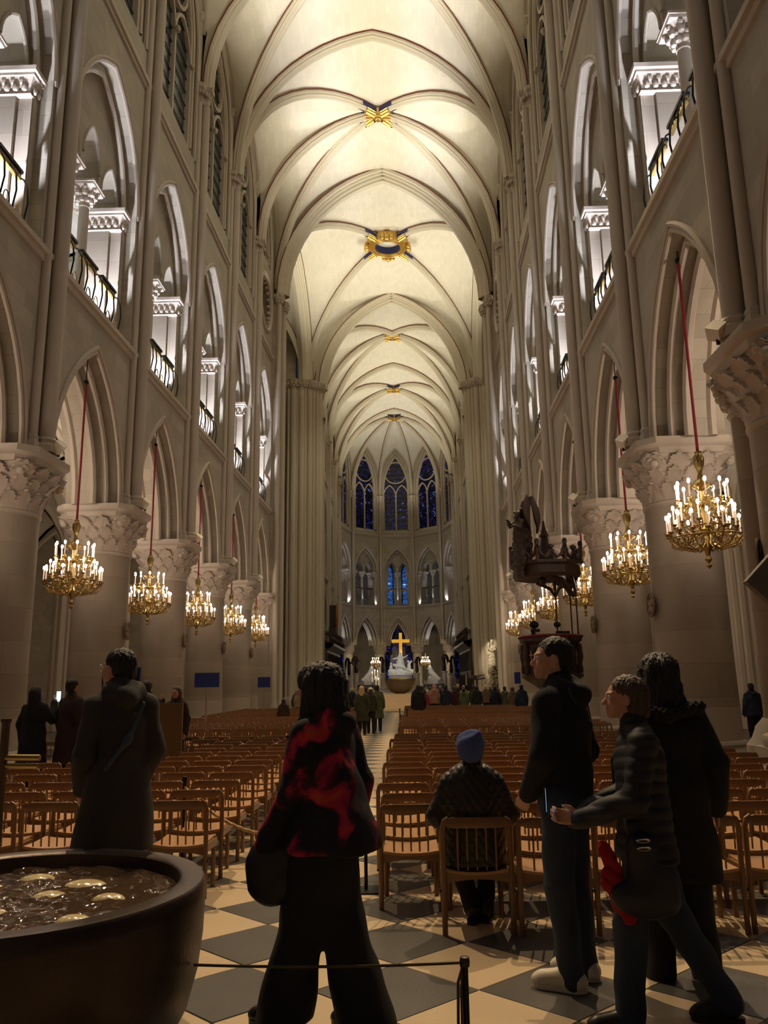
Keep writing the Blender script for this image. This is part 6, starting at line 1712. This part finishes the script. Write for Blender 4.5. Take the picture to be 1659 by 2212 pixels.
link('figure', sdf_mesh('figure', P, .022, CREAM, folds(.014, 14, 5), 1.1), t)
m = MB(); m.lathe([(.2, -1.45), (.2, -.5), (.3, -.3), (.34, -.1), (.3, 0)], n=8); m.build('pedestal', CREAM, t)
lamp('SPOT', (4.6, 49, 7.5), 1500, (1, .84, .6), (7.0, 54.7, 3.6), .1, .32, .5, warp=False)
t = thing('flower_arrangement', 'tall green and white flower arrangement below the mother and child statue', 'flowers', (7.05, 53.6, .9))
m = MB(); m.lathe([(.2, 0), (.28, .3), (.22, .5)], n=12); m.build('vase', DARKSTONE, t)
LEAF = newmat('leaf_green', (.035, .07, .022), .6); m = MB(); m2 = MB(); rg = random.Random(4)
for i in range(150):
    a = rg.uniform(0, 2 * PI); z = rg.uniform(.3, 1.6); r = (.55 - .28 * z) * rg.random() ** .5 * 1.3; c = Vector((r * cos(a), r * sin(a), z)); d = Vector((cos(a), sin(a), rg.uniform(.2, 1.2))).normalized() * .17; S = d.cross(Vector((0, 0, 1))).normalized() * .04
    m.add([c, c + d * .5 + S, c + d, c + d * .5 - S], [(0, 1, 2, 3)])
    if i % 7 == 0: m2.ball(c + d, .055, 6, 5)
o = m.build('foliage', LEAF, t); o['kind'] = 'stuff'; o = m2.build('white_blooms', LAMPW, t); o['kind'] = 'stuff'
t = thing('ambo', 'dark bronze lectern shaped like a T by the right crossing pier', 'lectern', (5.48, 50, .9))
m = MB(); m.box((-.07, -.07, 0), (.07, .07, .85)); m.build('stem', BRONZE, t, smooth=False)
m = MB(); m.add([(-.5, -.12, .88), (0, -.05, .84), (.5, -.12, .90), (-.5, .12, 1.1), (0, .1, 1.05), (.5, .12, 1.12), (-.5, -.12, .8), (0, -.05, .76), (.5, -.12, .82)], [(0, 1, 4, 3), (1, 2, 5, 4), (6, 7, 1, 0), (7, 8, 2, 1), (6, 0, 3), (8, 5, 2), (6, 3, 4, 7), (7, 4, 5, 8)]); m.build('desk', BRONZE, t, smooth=False)
t = thing('plinth', 'low white stone block at the right foot of the altar steps', 'block', (5.45, 45.6, 0)); m = MB(); m.box((-.28, -.2, 0), (.28, .2, .95)); m.build('block', PALE, t, smooth=False); m = MB(); m.box((-.45, -.3, 0), (.6, -.22, .55)); m.build('lower_step', PALE, t, smooth=False)
